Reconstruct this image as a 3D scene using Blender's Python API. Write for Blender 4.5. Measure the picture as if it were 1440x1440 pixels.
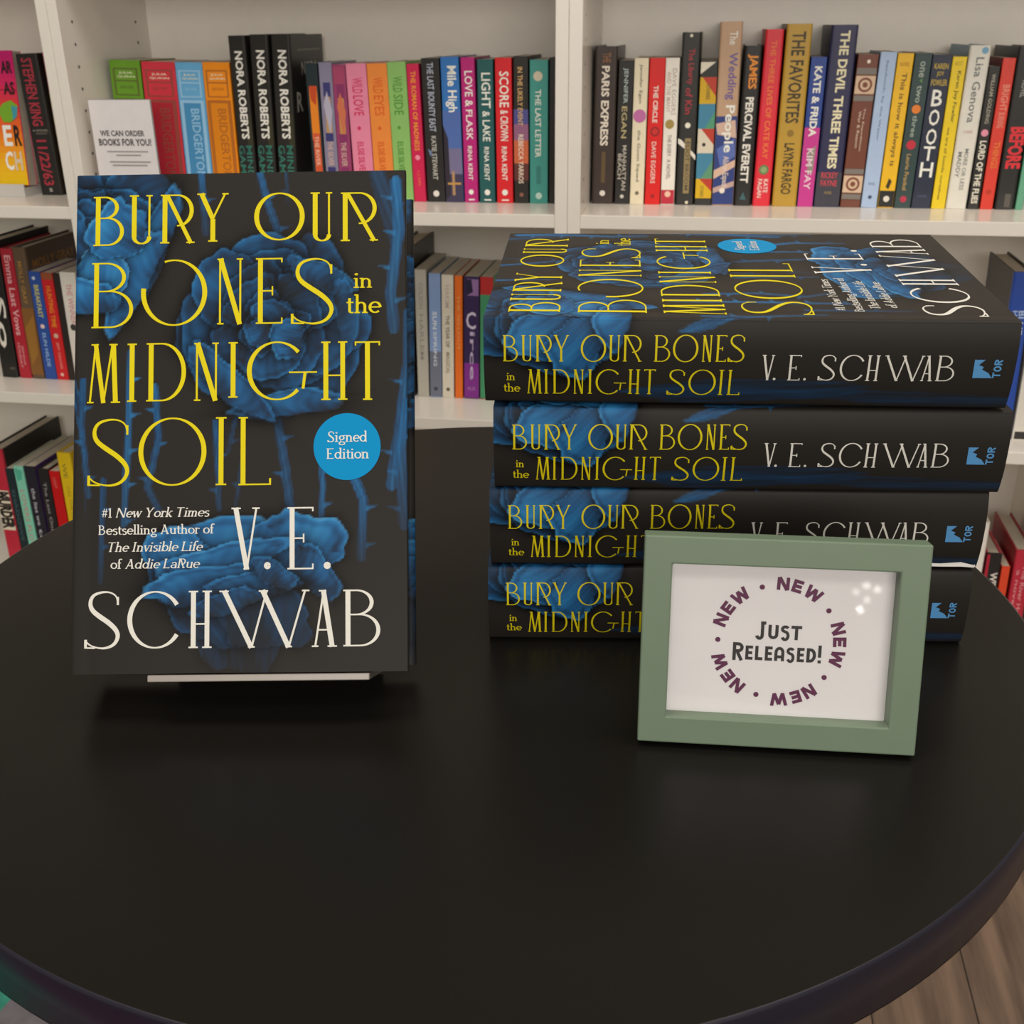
import bpy, bmesh, math, random
import numpy as np
from mathutils import Matrix, Vector
for o in list(bpy.data.objects):
    bpy.data.objects.remove(o)
SC = bpy.context.scene
COL = SC.collection
random.seed(7)
RNG = np.random.default_rng(11)
PI = math.pi

# ------------------------------------------------------------------ camera, world, lights, exposure
CAM_H = 0.29263
PITCH, ROLL = math.radians(23.859), math.radians(-0.6665)
fw = Vector((0, math.cos(PITCH), -math.sin(PITCH)))
rt0 = Vector((1, 0, 0)); up0 = Vector((0, math.sin(PITCH), math.cos(PITCH)))
rt = rt0 * math.cos(ROLL) + up0 * math.sin(ROLL)
up = up0 * math.cos(ROLL) - rt0 * math.sin(ROLL)
cam = bpy.data.cameras.new('camera'); cam_o = bpy.data.objects.new('camera', cam); COL.objects.link(cam_o)
M = Matrix.Identity(4)
for i, v in enumerate((rt, up, -fw)):
    for k in range(3):
        M[k][i] = v[k]
M.translation = (0, 0, CAM_H)
cam_o.matrix_world = M
cam.sensor_width = 36; cam.lens = 1544.91 / 1440 * 36
cam.clip_start = 0.02; cam.clip_end = 50
cam.dof.use_dof = True; cam.dof.focus_distance = 0.55; cam.dof.aperture_fstop = 30.0
SC.camera = cam_o

world = bpy.data.worlds.new('world'); SC.world = world; world.use_nodes = True
wn = world.node_tree.nodes; wl = world.node_tree.links
bg = wn['Background']; bg.inputs[0].default_value = (1.0, 0.90, 0.76, 1); bg.inputs[1].default_value = 0.27


def area(name, loc, rot, sx, sy, power, colr):
    l = bpy.data.lights.new(name, 'AREA'); l.shape = 'RECTANGLE'; l.size = sx; l.size_y = sy
    l.energy = power; l.color = colr
    o = bpy.data.objects.new(name, l); o.location = loc; o.rotation_euler = rot; COL.objects.link(o)
    return o


area('ceiling_panel_light', (-0.7, 0.50, 2.2), (0, 0, 0), 1.2, 0.6, 19, (1.0, 0.93, 0.83))
area('ceiling_panel_light', (0.9, 0.65, 2.2), (0, 0, 0), 1.2, 0.6, 19, (1.0, 0.93, 0.83))
area('ceiling_panel_light', (0.2, -1.0, 2.2), (0, 0, 0), 2.4, 0.6, 17, (1.0, 0.95, 0.88))
area('front_fill_light', (0.3, -3.3, 1.25), (math.radians(83), 0, 0), 3.2, 1.5, 82, (1.0, 0.945, 0.87))  # added unseen fill behind the camera, brightens spines and shelf fronts
for lx, lz, pw in ((.462, -.062, .05), (.495, -.038, .09), (.534, -.050, .08), (.500, -.090, .06), (.476, -.125, .16)):   # small lamps low across the shop
    l = bpy.data.lights.new('shop_lamp', 'POINT'); l.energy = pw; l.shadow_soft_size = 0.011; l.color = (1, .95, .88)
    o = bpy.data.objects.new('shop_lamp', l); o.location = (lx, -3.2, lz); COL.objects.link(o)

SC.view_settings.view_transform = 'Standard'; SC.view_settings.look = 'None'
SC.view_settings.exposure = 0.0; SC.view_settings.gamma = 1.0; SC.view_settings.use_curve_mapping = False

# ------------------------------------------------------------------ helpers


def lin(c):
    c = c / 255.0
    return c / 12.92 if c <= 0.04045 else ((c + 0.055) / 1.055) ** 2.4


def rgb(h):
    h = h.lstrip('#')
    return tuple(lin(int(h[i:i + 2], 16)) for i in (0, 2, 4))


MATS = {}


def mat(col, rough=0.5, spec=0.4, gain=1.0, metal=0.0, noise=0.06, name=None, coat=0.0):
    key = (col, rough, spec, gain, metal, noise, coat)
    if key in MATS:
        return MATS[key]
    m = bpy.data.materials.new(name or ('paint_' + str(len(MATS)))); m.use_nodes = True
    nt = m.node_tree; b = nt.nodes['Principled BSDF']
    c = rgb(col) if isinstance(col, str) else col
    c = tuple(min(0.92, x * gain) for x in c)
    b.inputs['Roughness'].default_value = rough
    b.inputs['Specular IOR Level'].default_value = spec
    b.inputs['Metallic'].default_value = metal
    b.inputs['Coat Weight'].default_value = coat
    if noise > 0:
        tc = nt.nodes.new('ShaderNodeTexCoord'); n = nt.nodes.new('ShaderNodeTexNoise')
        n.inputs['Scale'].default_value = 60; n.inputs['Detail'].default_value = 3
        r = nt.nodes.new('ShaderNodeValToRGB')
        r.color_ramp.elements[0].position = 0.3; r.color_ramp.elements[1].position = 0.7
        r.color_ramp.elements[0].color = tuple(x * (1 - noise) for x in c) + (1,)
        r.color_ramp.elements[1].color = tuple(min(1, x * (1 + noise)) for x in c) + (1,)
        nt.links.new(tc.outputs['Object'], n.inputs['Vector'])
        nt.links.new(n.outputs['Fac'], r.inputs['Fac'])
        nt.links.new(r.outputs['Color'], b.inputs['Base Color'])
    else:
        b.inputs['Base Color'].default_value = c + (1,)
    MATS[key] = m
    return m


class MB:
    """collects geometry with material slots; build() links it as ONE mesh object"""

    def __init__(self):
        self.v = []; self.f = []; self.m = []; self.mats = []; self.smooth = []

    def mi(self, m):
        if m not in self.mats:
            self.mats.append(m)
        return self.mats.index(m)

    def add(self, verts, faces, m, smooth=False):
        k = len(self.v); i = self.mi(m)
        self.v += [tuple(p) for p in verts]
        for f in faces:
            self.f.append(tuple(k + a for a in f)); self.m.append(i); self.smooth.append(smooth)

    def box(self, x0, x1, y0, y1, z0, z1, m):
        p = [(x, y, z) for x in (x0, x1) for y in (y0, y1) for z in (z0, z1)]
        self.add(p, [(0, 1, 3, 2), (4, 6, 7, 5), (0, 4, 5, 1), (2, 3, 7, 6), (0, 2, 6, 4), (1, 5, 7, 3)], m)

    def prism(self, poly, a0, a1, m, axis='z', smooth=False):
        n = len(poly)
        if axis == 'z':
            p = [(x, y, a0) for x, y in poly] + [(x, y, a1) for x, y in poly]
        elif axis == 'x':
            p = [(a0, x, y) for x, y in poly] + [(a1, x, y) for x, y in poly]
        else:
            p = [(x, a0, y) for x, y in poly] + [(x, a1, y) for x, y in poly]
        self.add(p, [(i, (i + 1) % n, n + (i + 1) % n, n + i) for i in range(n)], m, smooth)
        self.add(p, [tuple(range(n - 1, -1, -1)), tuple(range(n, 2 * n))], m)

    def build(self, name, parent=None, bevel=0.0, recalc=True):
        me = bpy.data.meshes.new(name); me.from_pydata(self.v, [], self.f)
        for m in self.mats:
            me.materials.append(m)
        me.polygons.foreach_set('material_index', self.m)
        me.polygons.foreach_set('use_smooth', self.smooth)
        if recalc:
            bm = bmesh.new(); bm.from_mesh(me); bmesh.ops.recalc_face_normals(bm, faces=bm.faces); bm.to_mesh(me); bm.free()
        me.update()
        o = bpy.data.objects.new(name, me); COL.objects.link(o)
        if parent is not None:
            o.parent = parent
        if bevel > 0:
            b = o.modifiers.new('bevel', 'BEVEL'); b.width = bevel; b.segments = 2; b.limit_method = 'ANGLE'
        return o


def thing(name, label, cat, group=None):
    o = bpy.data.objects.new(name, None); o.empty_display_size = 0.05; COL.objects.link(o)
    o['label'] = label; o['category'] = cat
    if group:
        o['group'] = group
    return o


def tag(o, label, cat, group=None):
    o['label'] = label; o['category'] = cat
    if group:
        o['group'] = group


def struct(o):
    o['kind'] = 'structure'; return o


# ---- built-in sans lettering turned into triangles, normalised to its own box
TXT = {}


def text_geo(s, bold=0.0, shear=0.0):
    k = (s, bold, shear)
    if k in TXT:
        return TXT[k]
    cu = bpy.data.curves.new('lettering', 'FONT'); cu.body = s; cu.size = 1; cu.resolution_u = 2
    cu.offset = bold; cu.shear = shear; cu.fill_mode = 'FRONT'
    ob = bpy.data.objects.new('lettering', cu)
    me = ob.to_mesh()
    v = np.array([q.co[:2] for q in me.vertices]) if len(me.vertices) else np.zeros((0, 2))
    f = [tuple(p.vertices) for p in me.polygons]
    ob.to_mesh_clear(); bpy.data.objects.remove(ob); bpy.data.curves.remove(cu)
    if len(v):
        lo = v.min(0); hi = v.max(0); asp = (hi[0] - lo[0]) / max(1e-6, hi[1] - lo[1])
        v = (v - lo) / np.maximum(hi - lo, 1e-6)
    else:
        asp = 1
    TXT[k] = (v, f, asp)
    return TXT[k]


# ---- drawn display letters: thick and thin strokes with small slab serifs (art-deco roman)


def glyph(ch, W, H, T, t, gap=False):
    """list of (points, widths) filling the box W x H; T thick stroke, t thin stroke"""
    S = []

    def ln(x0, y0, x1, y1, w, n=5):
        p = [(x0 + (x1 - x0) * i / n, y0 + (y1 - y0) * i / n) for i in range(n + 1)]
        S.append((p, [w] * (n + 1)))

    def arc(cx, cy, rx, ry, a0, a1, n=26, k=1.5, tt=None, TT=None):
        p = []; w = []
        lo = t if tt is None else tt; hi = T if TT is None else TT
        for i in range(n + 1):
            a = math.radians(a0 + (a1 - a0) * i / n)
            p.append((cx + rx * math.cos(a), cy + ry * math.sin(a)))
            dx, dy = -rx * math.sin(a), ry * math.cos(a)
            w.append(lo + (hi - lo) * (abs(dy) / (math.hypot(dx, dy) + 1e-9)) ** k)
        S.append((p, w))

    def sf(x, y, l):                                            # slab serif
        ln(x - l / 2, y, x + l / 2, y, t, 2)
    b = t / 2; sl = T * 1.9
    if ch == 'B':
        x = sl / 2; ln(x, 0, x, H, T); m = .56 * H
        ln(0, H - b, x, H - b, t, 2); ln(0, b, x, b, t, 2)
        w1 = .80 * (W - x) - T / 2; w2 = (W - x) - T / 2
        ln(x, H - b, x + w1 * .35, H - b, t, 2); arc(x + w1 * .35, (H - b + m) / 2, w1 * .65, (H - b - m) / 2, 90, -90, TT=T * .8); ln(x, m, x + w1 * .35, m, t, 2)
        ln(x + w1 * .35, m, x + w2 * .4, m, t, 2); arc(x + w2 * .4, (m + b) / 2, w2 * .6, (m - b) / 2, 90, -90, TT=T * .8); ln(x, b, x + w2 * .4, b, t, 2)
    elif ch == 'U':
        x = sl / 2; x2 = W - sl * .35; r = (x2 - x) / 2
        ln(x, r, x, H, T); ln(x2, r, x2, H, t * 1.3); sf(x, H - b, sl); sf(x2, H - b, sl * .7)
        arc((x + x2) / 2, r, r, r - b, 180, 360, TT=T * .9)
    elif ch == 'R':
        x = sl / 2; ln(x, 0, x, H, T); sf(x, b, sl); m = .36 * H
        ln(x - T * .9, H - b, W * .5, H - b, t, 3)
        arc(W * .5, (H - b + m) / 2, W * .5 - T * .5 - .02 * W, (H - b - m) / 2, 90, -92, TT=T * .85)
        ln(x + T * .55, H - t, W - sl * .4, 0, T * .8); sf(W - sl * .45, b, sl * .9)
    elif ch == 'Y':
        c = W * .5; m = .47 * H
        ln(c, 0, c, m, T); ln(c, m, sl * .45, H, T * .95); ln(c, m, W - sl * .35, H, t * 1.3)
        sf(c, b, sl); sf(sl * .45, H - b, sl * .9); sf(W - sl * .35, H - b, sl * .7)
    elif ch in 'OQ':
        if ch == 'Q':
            arc(W / 2, H / 2, W / 2 - T / 2, H / 2 - b, 108, -188, 44)
        else:
            arc(W / 2, H / 2, W / 2 - T / 2, H / 2 - b, 90, 450, 48)
    elif ch == 'N':
        ln(sl * .3, 0, sl * .3, H, t * 1.3); ln(W - sl * .3, 0, W - sl * .3, H, t * 1.3); ln(sl * .35, H, W - sl * .35, 0, T)
        sf(sl * .35, H - b, sl * .7); sf(sl * .35, b, sl * .7); sf(W - sl * .35, H - b, sl * .7)
    elif ch == 'E':
        x = sl / 2; ln(x, 0, x, H, T); ln(0, H - b, W - b, H - b, t, 3); ln(0, b, W - b, b, t, 3); ln(x, .5 * H, W * .62, .5 * H, t, 3)
        ln(W - b, H, W - b, H * .93, t, 1); ln(W - b, 0, W - b, H * .09, t, 1); ln(W * .62, .43 * H, W * .62, .57 * H, t, 1)
    elif ch == 'S':
        P = [(.90, .80), (.86, .92), (.68, .985), (.45, .985), (.22, .93), (.14, .80), (.20, .67), (.42, .56), (.68, .45), (.88, .32), (.92, .20), (.80, .07), (.56, .015), (.34, .03), (.16, .07), (.06, .13)]
        for _ in range(2):
            q = [P[0]]
            for a, c in zip(P[:-1], P[1:]):
                q += [(.75 * a[0] + .25 * c[0], .75 * a[1] + .25 * c[1]), (.25 * a[0] + .75 * c[0], .25 * a[1] + .75 * c[1])]
            P = q + [P[-1]]
        n = len(P); w = []
        for i in range(n):
            u = i / (n - 1); w.append(t + (T - t) * max(0, math.sin(PI * min(1, max(0, (u - .16) / .68)))) ** 1.2)
        S.append(([(p[0] * W, p[1] * H) for p in P], w))
        ln(W * .9, H * .76, W * .9, H * .90, t * 1.4, 1); ln(W * .04, H * .02, W * .04, H * .17, t * 1.8, 1); ln(W * .04, H * .03, W * .3, H * .025, t, 2)
    elif ch == 'M':
        a = .06 * W + t; ln(W * .07, 0, W * .24, H, t * 1.3); ln(W * .24, H, W * .50, 0, T * .9); ln(W * .50, 0, W * .77, H, t * 1.3); ln(W * .80, H, W * .88, 0, T)
        sf(W * .09, b, sl * .7); sf(W * .88, b, sl); sf(W * .22, H - b, sl * .8); sf(W * .80, H - b, sl * .9)
    elif ch == 'I':
        ln(W / 2, 0, W / 2, H, T); sf(W / 2, H - b, max(sl, W * .9)); sf(W / 2, b, max(sl, W * .9))
    elif ch == 'D':
        x = sl / 2; ln(x, 0, x, H, T); ln(0, H - b, W * .4, H - b, t, 3); ln(0, b, W * .4, b, t, 3)
        arc(W * .38, H / 2, W * .62 - T * .5, H / 2 - b, 90, -90, 30, TT=T * .9)
    elif ch == 'G':
        arc(W * .43, H / 2, W * .43 - T / 2, H / 2 - b, 40, 318, 40)
        ln(W * .60, H * .47, W, H * .47, t, 3); ln(W * .83, H * .47, W * .80, H * .19, T * .6, 3)
    elif ch == 'C':
        arc(W * .5, H / 2, W * .5 - T / 2, H / 2 - b, 32, 328, 44)
    elif ch == 'H':
        x = sl / 2
        for q in (x, W - x):
            ln(q, 0, q, H, T if q == x else T * .95); sf(q, H - b, sl); sf(q, b, sl)
        ln(x, H * .42, W - x, H * .42, t, 3)
    elif ch == 'T':
        ln(W / 2, 0, W / 2, H, T); ln(0, H - b, W, H - b, t, 4); sf(W / 2, b, sl); ln(b, H, b, H * .93, t, 1); ln(W - b, H, W - b, H * .93, t, 1)
    elif ch == 'L':
        x = sl / 2; ln(x, 0, x, H, T); ln(0, b, W - b, b, t, 3); sf(x, H - b, sl); ln(W - b, 0, W - b, H * .10, t * 1.3, 1)
    elif ch == 'V':
        ln(sl * .45, H, W * .55, 0, T); ln(W * .55, 0, W - sl * .35, H, t * 1.3); sf(sl * .5, H - b, sl); sf(W - sl * .4, H - b, sl * .8); sf(W * .53, b, sl * .6)
    elif ch == 'W':
        ln(W * .03, H, W * .345, 0, T); ln(W * .345, 0, W * .52, H, t * 1.3); ln(W * .47, H, W * .77, 0, T); ln(W * .77, 0, W * .96, H, t * 1.3)
        sf(W * .03, H - b, sl); sf(W * .48, H - b, sl); sf(W * .965, H - b, sl * .8); sf(W * .345, b, sl * .7); sf(W * .77, b, sl * .7)
    elif ch == 'A':
        ln(W * .13, 0, W * .50, H, t * 1.3); ln(W * .48, H, W * .86, 0, T); ln(W * .27, H * .30, W * .74, H * .30, t, 3)
        sf(W * .13, b, sl * .7); sf(W * .86, b, sl); sf(W * .45, H - b, sl * .8)
    elif ch == '.':
        arc(W / 2, H / 2, W / 4, H / 4, 0, 360, 18, tt=W / 2, TT=W / 2)
    return S


# small text serif face; unit = cap height
def small(ch):
    T, t = .135, .07
    S = []; W = .5; X = .64

    def ln(x0, y0, x1, y1, w=T, n=1):
        S.append(([(x0 + (x1 - x0) * i / n, y0 + (y1 - y0) * i / n) for i in range(n + 1)], [w] * (n + 1)))

    def arc(cx, cy, rx, ry, a0, a1, n=14):
        p = []; w = []
        for i in range(n + 1):
            a = math.radians(a0 + (a1 - a0) * i / n); p.append((cx + rx * math.cos(a), cy + ry * math.sin(a)))
            dx, dy = rx * math.sin(a), ry * math.cos(a); w.append(t + (T - t) * (abs(dy) / (math.hypot(dx, dy) + 1e-9)) ** 1.3)
        S.append((p, w))

    def sf(x, y, l=.30):
        ln(x - l / 2, y, x + l / 2, y, t)
    b = t / 2
    if ch in 'o': arc(.33, X / 2, .26, X / 2 - b, 90, 450, 22); W = .66
    elif ch == 'e': arc(.33, X / 2, .26, X / 2 - b, 0, 315, 20); ln(.08, X * .52, .58, X * .52, t); W = .63
    elif ch == 'c': arc(.33, X / 2, .26, X / 2 - b, 40, 320); W = .6
    elif ch == 'a': arc(.30, X * .30, .23, X * .30 - b, 0, 360, 18); ln(.50, 0, .50, X * .65); arc(.29, X * .68, .21, X * .32 - b, 0, 155); ln(.5, b, .6, b, t); W = .66
    elif ch == 'b': ln(.12, 0, .12, 1.04); sf(.09, 1.02, .16); arc(.37, X / 2, .24, X / 2 - b, 180, -180, 20); W = .68
    elif ch == 'd': ln(.55, 0, .55, 1.04); sf(.5, 1.02, .16); sf(.6, b, .14); arc(.31, X / 2, .24, X / 2 - b, 0, 360, 20); W = .72
    elif ch == 'g': arc(.30, X * .62, .20, X * .36 - b, 0, 360, 18); ln(.44, X * .92, .58, X * .98, t); arc(.32, -.14, .25, .14, 0, 360, 18); ln(.2, X * .25, .22, .0, t); W = .64
    elif ch == 'i': ln(.15, 0, .15, X); sf(.15, b); sf(.11, X - b, .2); arc(.15, X + .24, .035, .035, 0, 360, 8); W = .33
    elif ch == 'l': ln(.15, 0, .15, 1.04); sf(.15, b); sf(.11, 1.02, .2); W = .33
    elif ch in 'hn':
        ln(.14, 0, .14, 1.04 if ch == 'h' else X); sf(.14, b, .27); sf(.09, (1.02 if ch == 'h' else X - b), .18)
        arc(.33, X * .62, .19, X * .36 - b, 160, 0); ln(.52, 0, .52, X * .64); sf(.52, b, .27); W = .70
    elif ch == 'm':
        ln(.14, 0, .14, X); sf(.14, b, .27); sf(.09, X - b, .18)
        for q in (.14, .47): arc(q + .17, X * .62, .16, X * .36 - b, 160, 0); ln(q + .33, 0, q + .33, X * .64); sf(q + .33, b, .25)
        W = .98
    elif ch == 'r': ln(.14, 0, .14, X); sf(.14, b); sf(.09, X - b, .18); arc(.32, X * .64, .17, X * .34 - b, 165, 35); W = .48
    elif ch == 't': ln(.18, .12, .18, X + .2); arc(.31, .13, .13, .13 - b, 180, 300, 8); ln(.03, X - b, .38, X - b, t); W = .42
    elif ch == 'f': ln(.17, 0, .17, .82); arc(.32, .82, .15, .2, 180, 40, 10); ln(.02, X - b, .36, X - b, t); sf(.17, b); W = .40
    elif ch == 's':
        arc(.25, X * .74, .17, X * .25 - b, 30, 270, 12); arc(.25, X * .25, .18, X * .25, 90, -150, 12); W = .5
    elif ch == 'u': ln(.13, X * .35, .13, X); sf(.1, X - b, .2); arc(.32, X * .36, .19, X * .36 - b, 180, 345); ln(.52, 0, .52, X); sf(.48, X - b, .18); sf(.57, b, .14); W = .68
    elif ch == 'v': ln(.06, X, .29, 0); ln(.29, 0, .5, X, t); sf(.08, X - b, .25); sf(.49, X - b, .2); W = .57
    elif ch == 'w': ln(.06, X, .25, 0); ln(.25, 0, .43, X, t); ln(.41, X, .6, 0); ln(.6, 0, .78, X, t); sf(.08, X - b, .25); sf(.77, X - b, .2); W = .85
    elif ch == 'k': ln(.13, 0, .13, 1.04); sf(.13, b, .26); sf(.09, 1.02, .18); ln(.16, X * .4, .5, X, t); ln(.26, X * .52, .54, 0); sf(.5, X - b, .22); sf(.54, b, .2); W = .63
    elif ch == '#':
        ln(.16, .05, .28, .95, t); ln(.38, .05, .5, .95, t); ln(.05, .34, .56, .34, t); ln(.1, .66, .6, .66, t); W = .68
    elif ch == '1': ln(.16, 0, .16, 1); sf(.16, b); ln(.02, .84, .16, .98, t); W = .38
    elif ch == ' ': W = .34
    else:
        ws = {'N': .85, 'Y': .78, 'T': .72, 'B': .68, 'A': .82, 'I': .34, 'L': .62, 'R': .74, 'S': .58, 'E': .64}
        W = ws.get(ch, .7); S = glyph(ch, W, 1, T, t); W += .08
    return S, W


def mono(ch, W, H, w):
    """plain even-stroke capitals"""
    S = []; b = w / 2

    def ln(*p):
        S.append((list(p), [w] * len(p)))

    def arc(cx, cy, rx, ry, a0, a1, n=18):
        S.append(([(cx + rx * math.cos(math.radians(a0 + (a1 - a0) * i / n)), cy + ry * math.sin(math.radians(a0 + (a1 - a0) * i / n))) for i in range(n + 1)], [w] * (n + 1)))
    if ch == 'N': ln((b, 0), (b, H)); ln((b * 1.2, H), (W - b * 1.2, 0)); ln((W - b, 0), (W - b, H))
    elif ch == 'E': ln((b, 0), (b, H)); ln((0, H - b), (W, H - b)); ln((0, H / 2), (W * .92, H / 2)); ln((0, b), (W, b))
    elif ch == 'W': ln((b, H), (W * .27, 0)); ln((W * .27, 0), (W * .5, H * .9)); ln((W * .5, H * .9), (W * .73, 0)); ln((W * .73, 0), (W - b, H))
    elif ch == 'T': ln((W / 2, 0), (W / 2, H)); ln((0, H - b), (W, H - b))
    elif ch == 'O': arc(W / 2, H / 2, W / 2 - b, H / 2 - b, 0, 360, 28)
    elif ch == 'R': ln((b, 0), (b, H)); ln((0, H - b), (W * .5, H - b)); arc(W * .5, H * .72, W * .5 - b, H * .28 - b, 90, -90); ln((W * .5, H * .44 + b), (0, H * .44 + b)); ln((W * .45, H * .46), (W - b, 0))
    elif ch == 'J': arc(W * .42, H * .26, W * .42 - b, H * .26 - b, 190, 360); ln((W * .84 - b, H * .26), (W * .84 - b, H)); ln((W * .5, H - b), (W, H - b))
    elif ch == 'U': ln((b, H), (b, H * .32)); arc(W / 2, H * .32, W / 2 - b, H * .32 - b, 180, 360); ln((W - b, H * .32), (W - b, H))
    elif ch == 'S': arc(W / 2, H * .73, W / 2 - b, H * .27 - b, 25, 270, 16); arc(W / 2, H * .27, W / 2 - b, H * .27, 90, -155, 16)
    elif ch == 'L': ln((b, 0), (b, H)); ln((0, b), (W, b))
    elif ch == 'A': ln((b, 0), (b, H * .6)); arc(W / 2, H * .6, W / 2 - b, H * .4 - b, 180, 0); ln((W - b, H * .6), (W - b, 0)); ln((b, H * .3), (W - b, H * .3))
    elif ch == 'D': ln((b, 0), (b, H)); ln((0, H - b), (W * .4, H - b)); arc(W * .4, H / 2, W * .6 - b, H / 2 - b, 90, -90); ln((W * .4, b), (0, b))
    elif ch == '!': ln((W / 2, H), (W / 2, H * .32)); ln((W / 2, 0), (W / 2, H * .17))
    return S


def strokes_geo(S):
    """stroke outlines -> 2-D verts and quads"""
    V = []; F = []
    for p, w in S:
        p = np.array(p, float); d = np.gradient(p, axis=0) if len(p) > 1 else np.zeros_like(p)
        l = np.hypot(d[:, 0], d[:, 1])[:, None] + 1e-12; n = np.c_[-d[:, 1], d[:, 0]] / l
        w = np.array(w)[:, None] / 2; k = len(V)
        i_ = len(V) and V[-1][2] + 1; c_ = np.full((len(p), 1), float(i_))
        V += list(np.c_[p + n * w, c_]) + list(np.c_[p - n * w, c_]); m = len(p)
        F += [(k + i, k + m + i, k + m + i + 1, k + i + 1) for i in range(m - 1)]
    return (np.array(V) if V else np.zeros((0, 3))), F


def xf(V, sx=1, sy=1, ox=0, oy=0, rot=0, shear=0):
    V = np.asarray(V, float)
    if not len(V):
        return V
    x = V[:, 0] * sx + V[:, 1] * sy * shear; y = V[:, 1] * sy
    c, s = math.cos(rot), math.sin(rot)
    return np.c_[ox + c * x - s * y, oy + s * x + c * y, V[:, 2:]]


def small_line(s, x0, x1, y0, cap, shears=None):
    """a run of the small serif face fitted between x0 and x1; shears: list of (from, to) italic spans"""
    runs = []; x = 0
    for i, ch in enumerate(s):
        S, W = small(ch); V, F = strokes_geo(S)
        it = any(a <= i < b for a, b in (shears or []))
        runs.append((V, F, x, .22 if it else 0)); x += W
    k = (x1 - x0) / x; out = []
    for V, F, ox, sh in runs:
        if len(V):
            out.append((xf(V, k, cap, x0 + ox * k, y0, 0, sh), F))
    return out


# ------------------------------------------------------------------ materials of the setting
def wood_floor():
    m = bpy.data.materials.new('wood_plank_floor'); m.use_nodes = True; nt = m.node_tree; N = nt.nodes; L = nt.links
    b = N['Principled BSDF']; tc = N.new('ShaderNodeTexCoord'); mp = N.new('ShaderNodeMapping'); mp.inputs['Rotation'].default_value = (0, 0, math.radians(-79.8))
    br = N.new('ShaderNodeTexBrick'); br.inputs['Scale'].default_value = 1; br.inputs['Brick Width'].default_value = 0.9; br.inputs['Row Height'].default_value = 0.12
    br.inputs['Mortar Size'].default_value = 0.0010; br.inputs['Color1'].default_value = (.235, .155, .108, 1); br.inputs['Color2'].default_value = (.150, .102, .075, 1); br.inputs['Mortar'].default_value = (.02, .012, .008, 1)
    mp2 = N.new('ShaderNodeMapping'); mp2.inputs['Scale'].default_value = (3, 34, 1)
    nz = N.new('ShaderNodeTexNoise'); nz.inputs['Scale'].default_value = 1.6; nz.inputs['Detail'].default_value = 6
    mx = N.new('ShaderNodeMix'); mx.data_type = 'RGBA'; mx.blend_type = 'MULTIPLY'; mx.inputs['Factor'].default_value = .85
    rp = N.new('ShaderNodeValToRGB'); rp.color_ramp.elements[0].position = .3; rp.color_ramp.elements[0].color = (.35, .33, .32, 1); rp.color_ramp.elements[1].position = .72; rp.color_ramp.elements[1].color = (1.5, 1.45, 1.4, 1)
    L.new(tc.outputs['Object'], mp.inputs['Vector']); L.new(mp.outputs['Vector'], br.inputs['Vector'])
    L.new(mp.outputs['Vector'], mp2.inputs['Vector']); L.new(mp2.outputs['Vector'], nz.inputs['Vector']); L.new(nz.outputs['Fac'], rp.inputs['Fac'])
    L.new(br.outputs['Color'], mx.inputs[6]); L.new(rp.outputs['Color'], mx.inputs[7]); L.new(mx.outputs[2], b.inputs['Base Color'])
    b.inputs['Roughness'].default_value = .45
    return m


def laminate():
    m = bpy.data.materials.new('black_laminate'); m.use_nodes = True; nt = m.node_tree; N = nt.nodes; L = nt.links
    b = N['Principled BSDF']; tc = N.new('ShaderNodeTexCoord'); nz = N.new('ShaderNodeTexNoise'); nz.inputs['Scale'].default_value = 900; nz.inputs['Detail'].default_value = 2
    bp = N.new('ShaderNodeBump'); bp.inputs['Strength'].default_value = .05; bp.inputs['Distance'].default_value = .0004
    L.new(tc.outputs['Object'], nz.inputs['Vector']); L.new(nz.outputs['Fac'], bp.inputs['Height']); L.new(bp.outputs['Normal'], b.inputs['Normal'])
    b.inputs['Base Color'].default_value = (.0085, .0078, .0066, 1); b.inputs['Roughness'].default_value = .29; b.inputs['Specular IOR Level'].default_value = .15
    return m


def page_mat():
    m = bpy.data.materials.new('page_edges'); m.use_nodes = True; nt = m.node_tree; N = nt.nodes; L = nt.links
    b = N['Principled BSDF']; tc = N.new('ShaderNodeTexCoord'); mp = N.new('ShaderNodeMapping'); mp.inputs['Scale'].default_value = (1, .02, .02)
    nz = N.new('ShaderNodeTexNoise'); nz.inputs['Scale'].default_value = 1800; rp = N.new('ShaderNodeValToRGB')
    rp.color_ramp.elements[0].color = (.46, .40, .32, 1); rp.color_ramp.elements[1].color = (.68, .62, .52, 1)
    L.new(tc.outputs['Object'], mp.inputs['Vector']); L.new(mp.outputs['Vector'], nz.inputs['Vector']); L.new(nz.outputs['Fac'], rp.inputs['Fac']); L.new(rp.outputs['Color'], b.inputs['Base Color'])
    b.inputs['Roughness'].default_value = .8
    return m


WHITE = mat((.84, .79, .72), rough=.24, spec=.5, noise=.01, name='white_melamine')
HOLE = mat((.05, .05, .05), rough=.9, noise=0, name='peg_hole')
PAGES = page_mat()

# ------------------------------------------------------------------ the setting
FLOOR_Z = -0.7633
PSI = -0.17742; SHELF_O = Vector((0, 1.7109, 0))
mb = MB(); mb.box(-3.5, 3.5, -3.6, 2.75, FLOOR_Z - .05, FLOOR_Z, wood_floor()); struct(mb.build('floor'))
mb = MB(); mb.box(-2.6, 2.6, .310, .37, FLOOR_Z, 2.2, mat((.62, .58, .52), rough=.8, noise=.03, name='wall_paint'))
wb = struct(mb.build('wall_back')); wb.location = SHELF_O; wb.rotation_euler = (0, 0, PSI)

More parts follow.
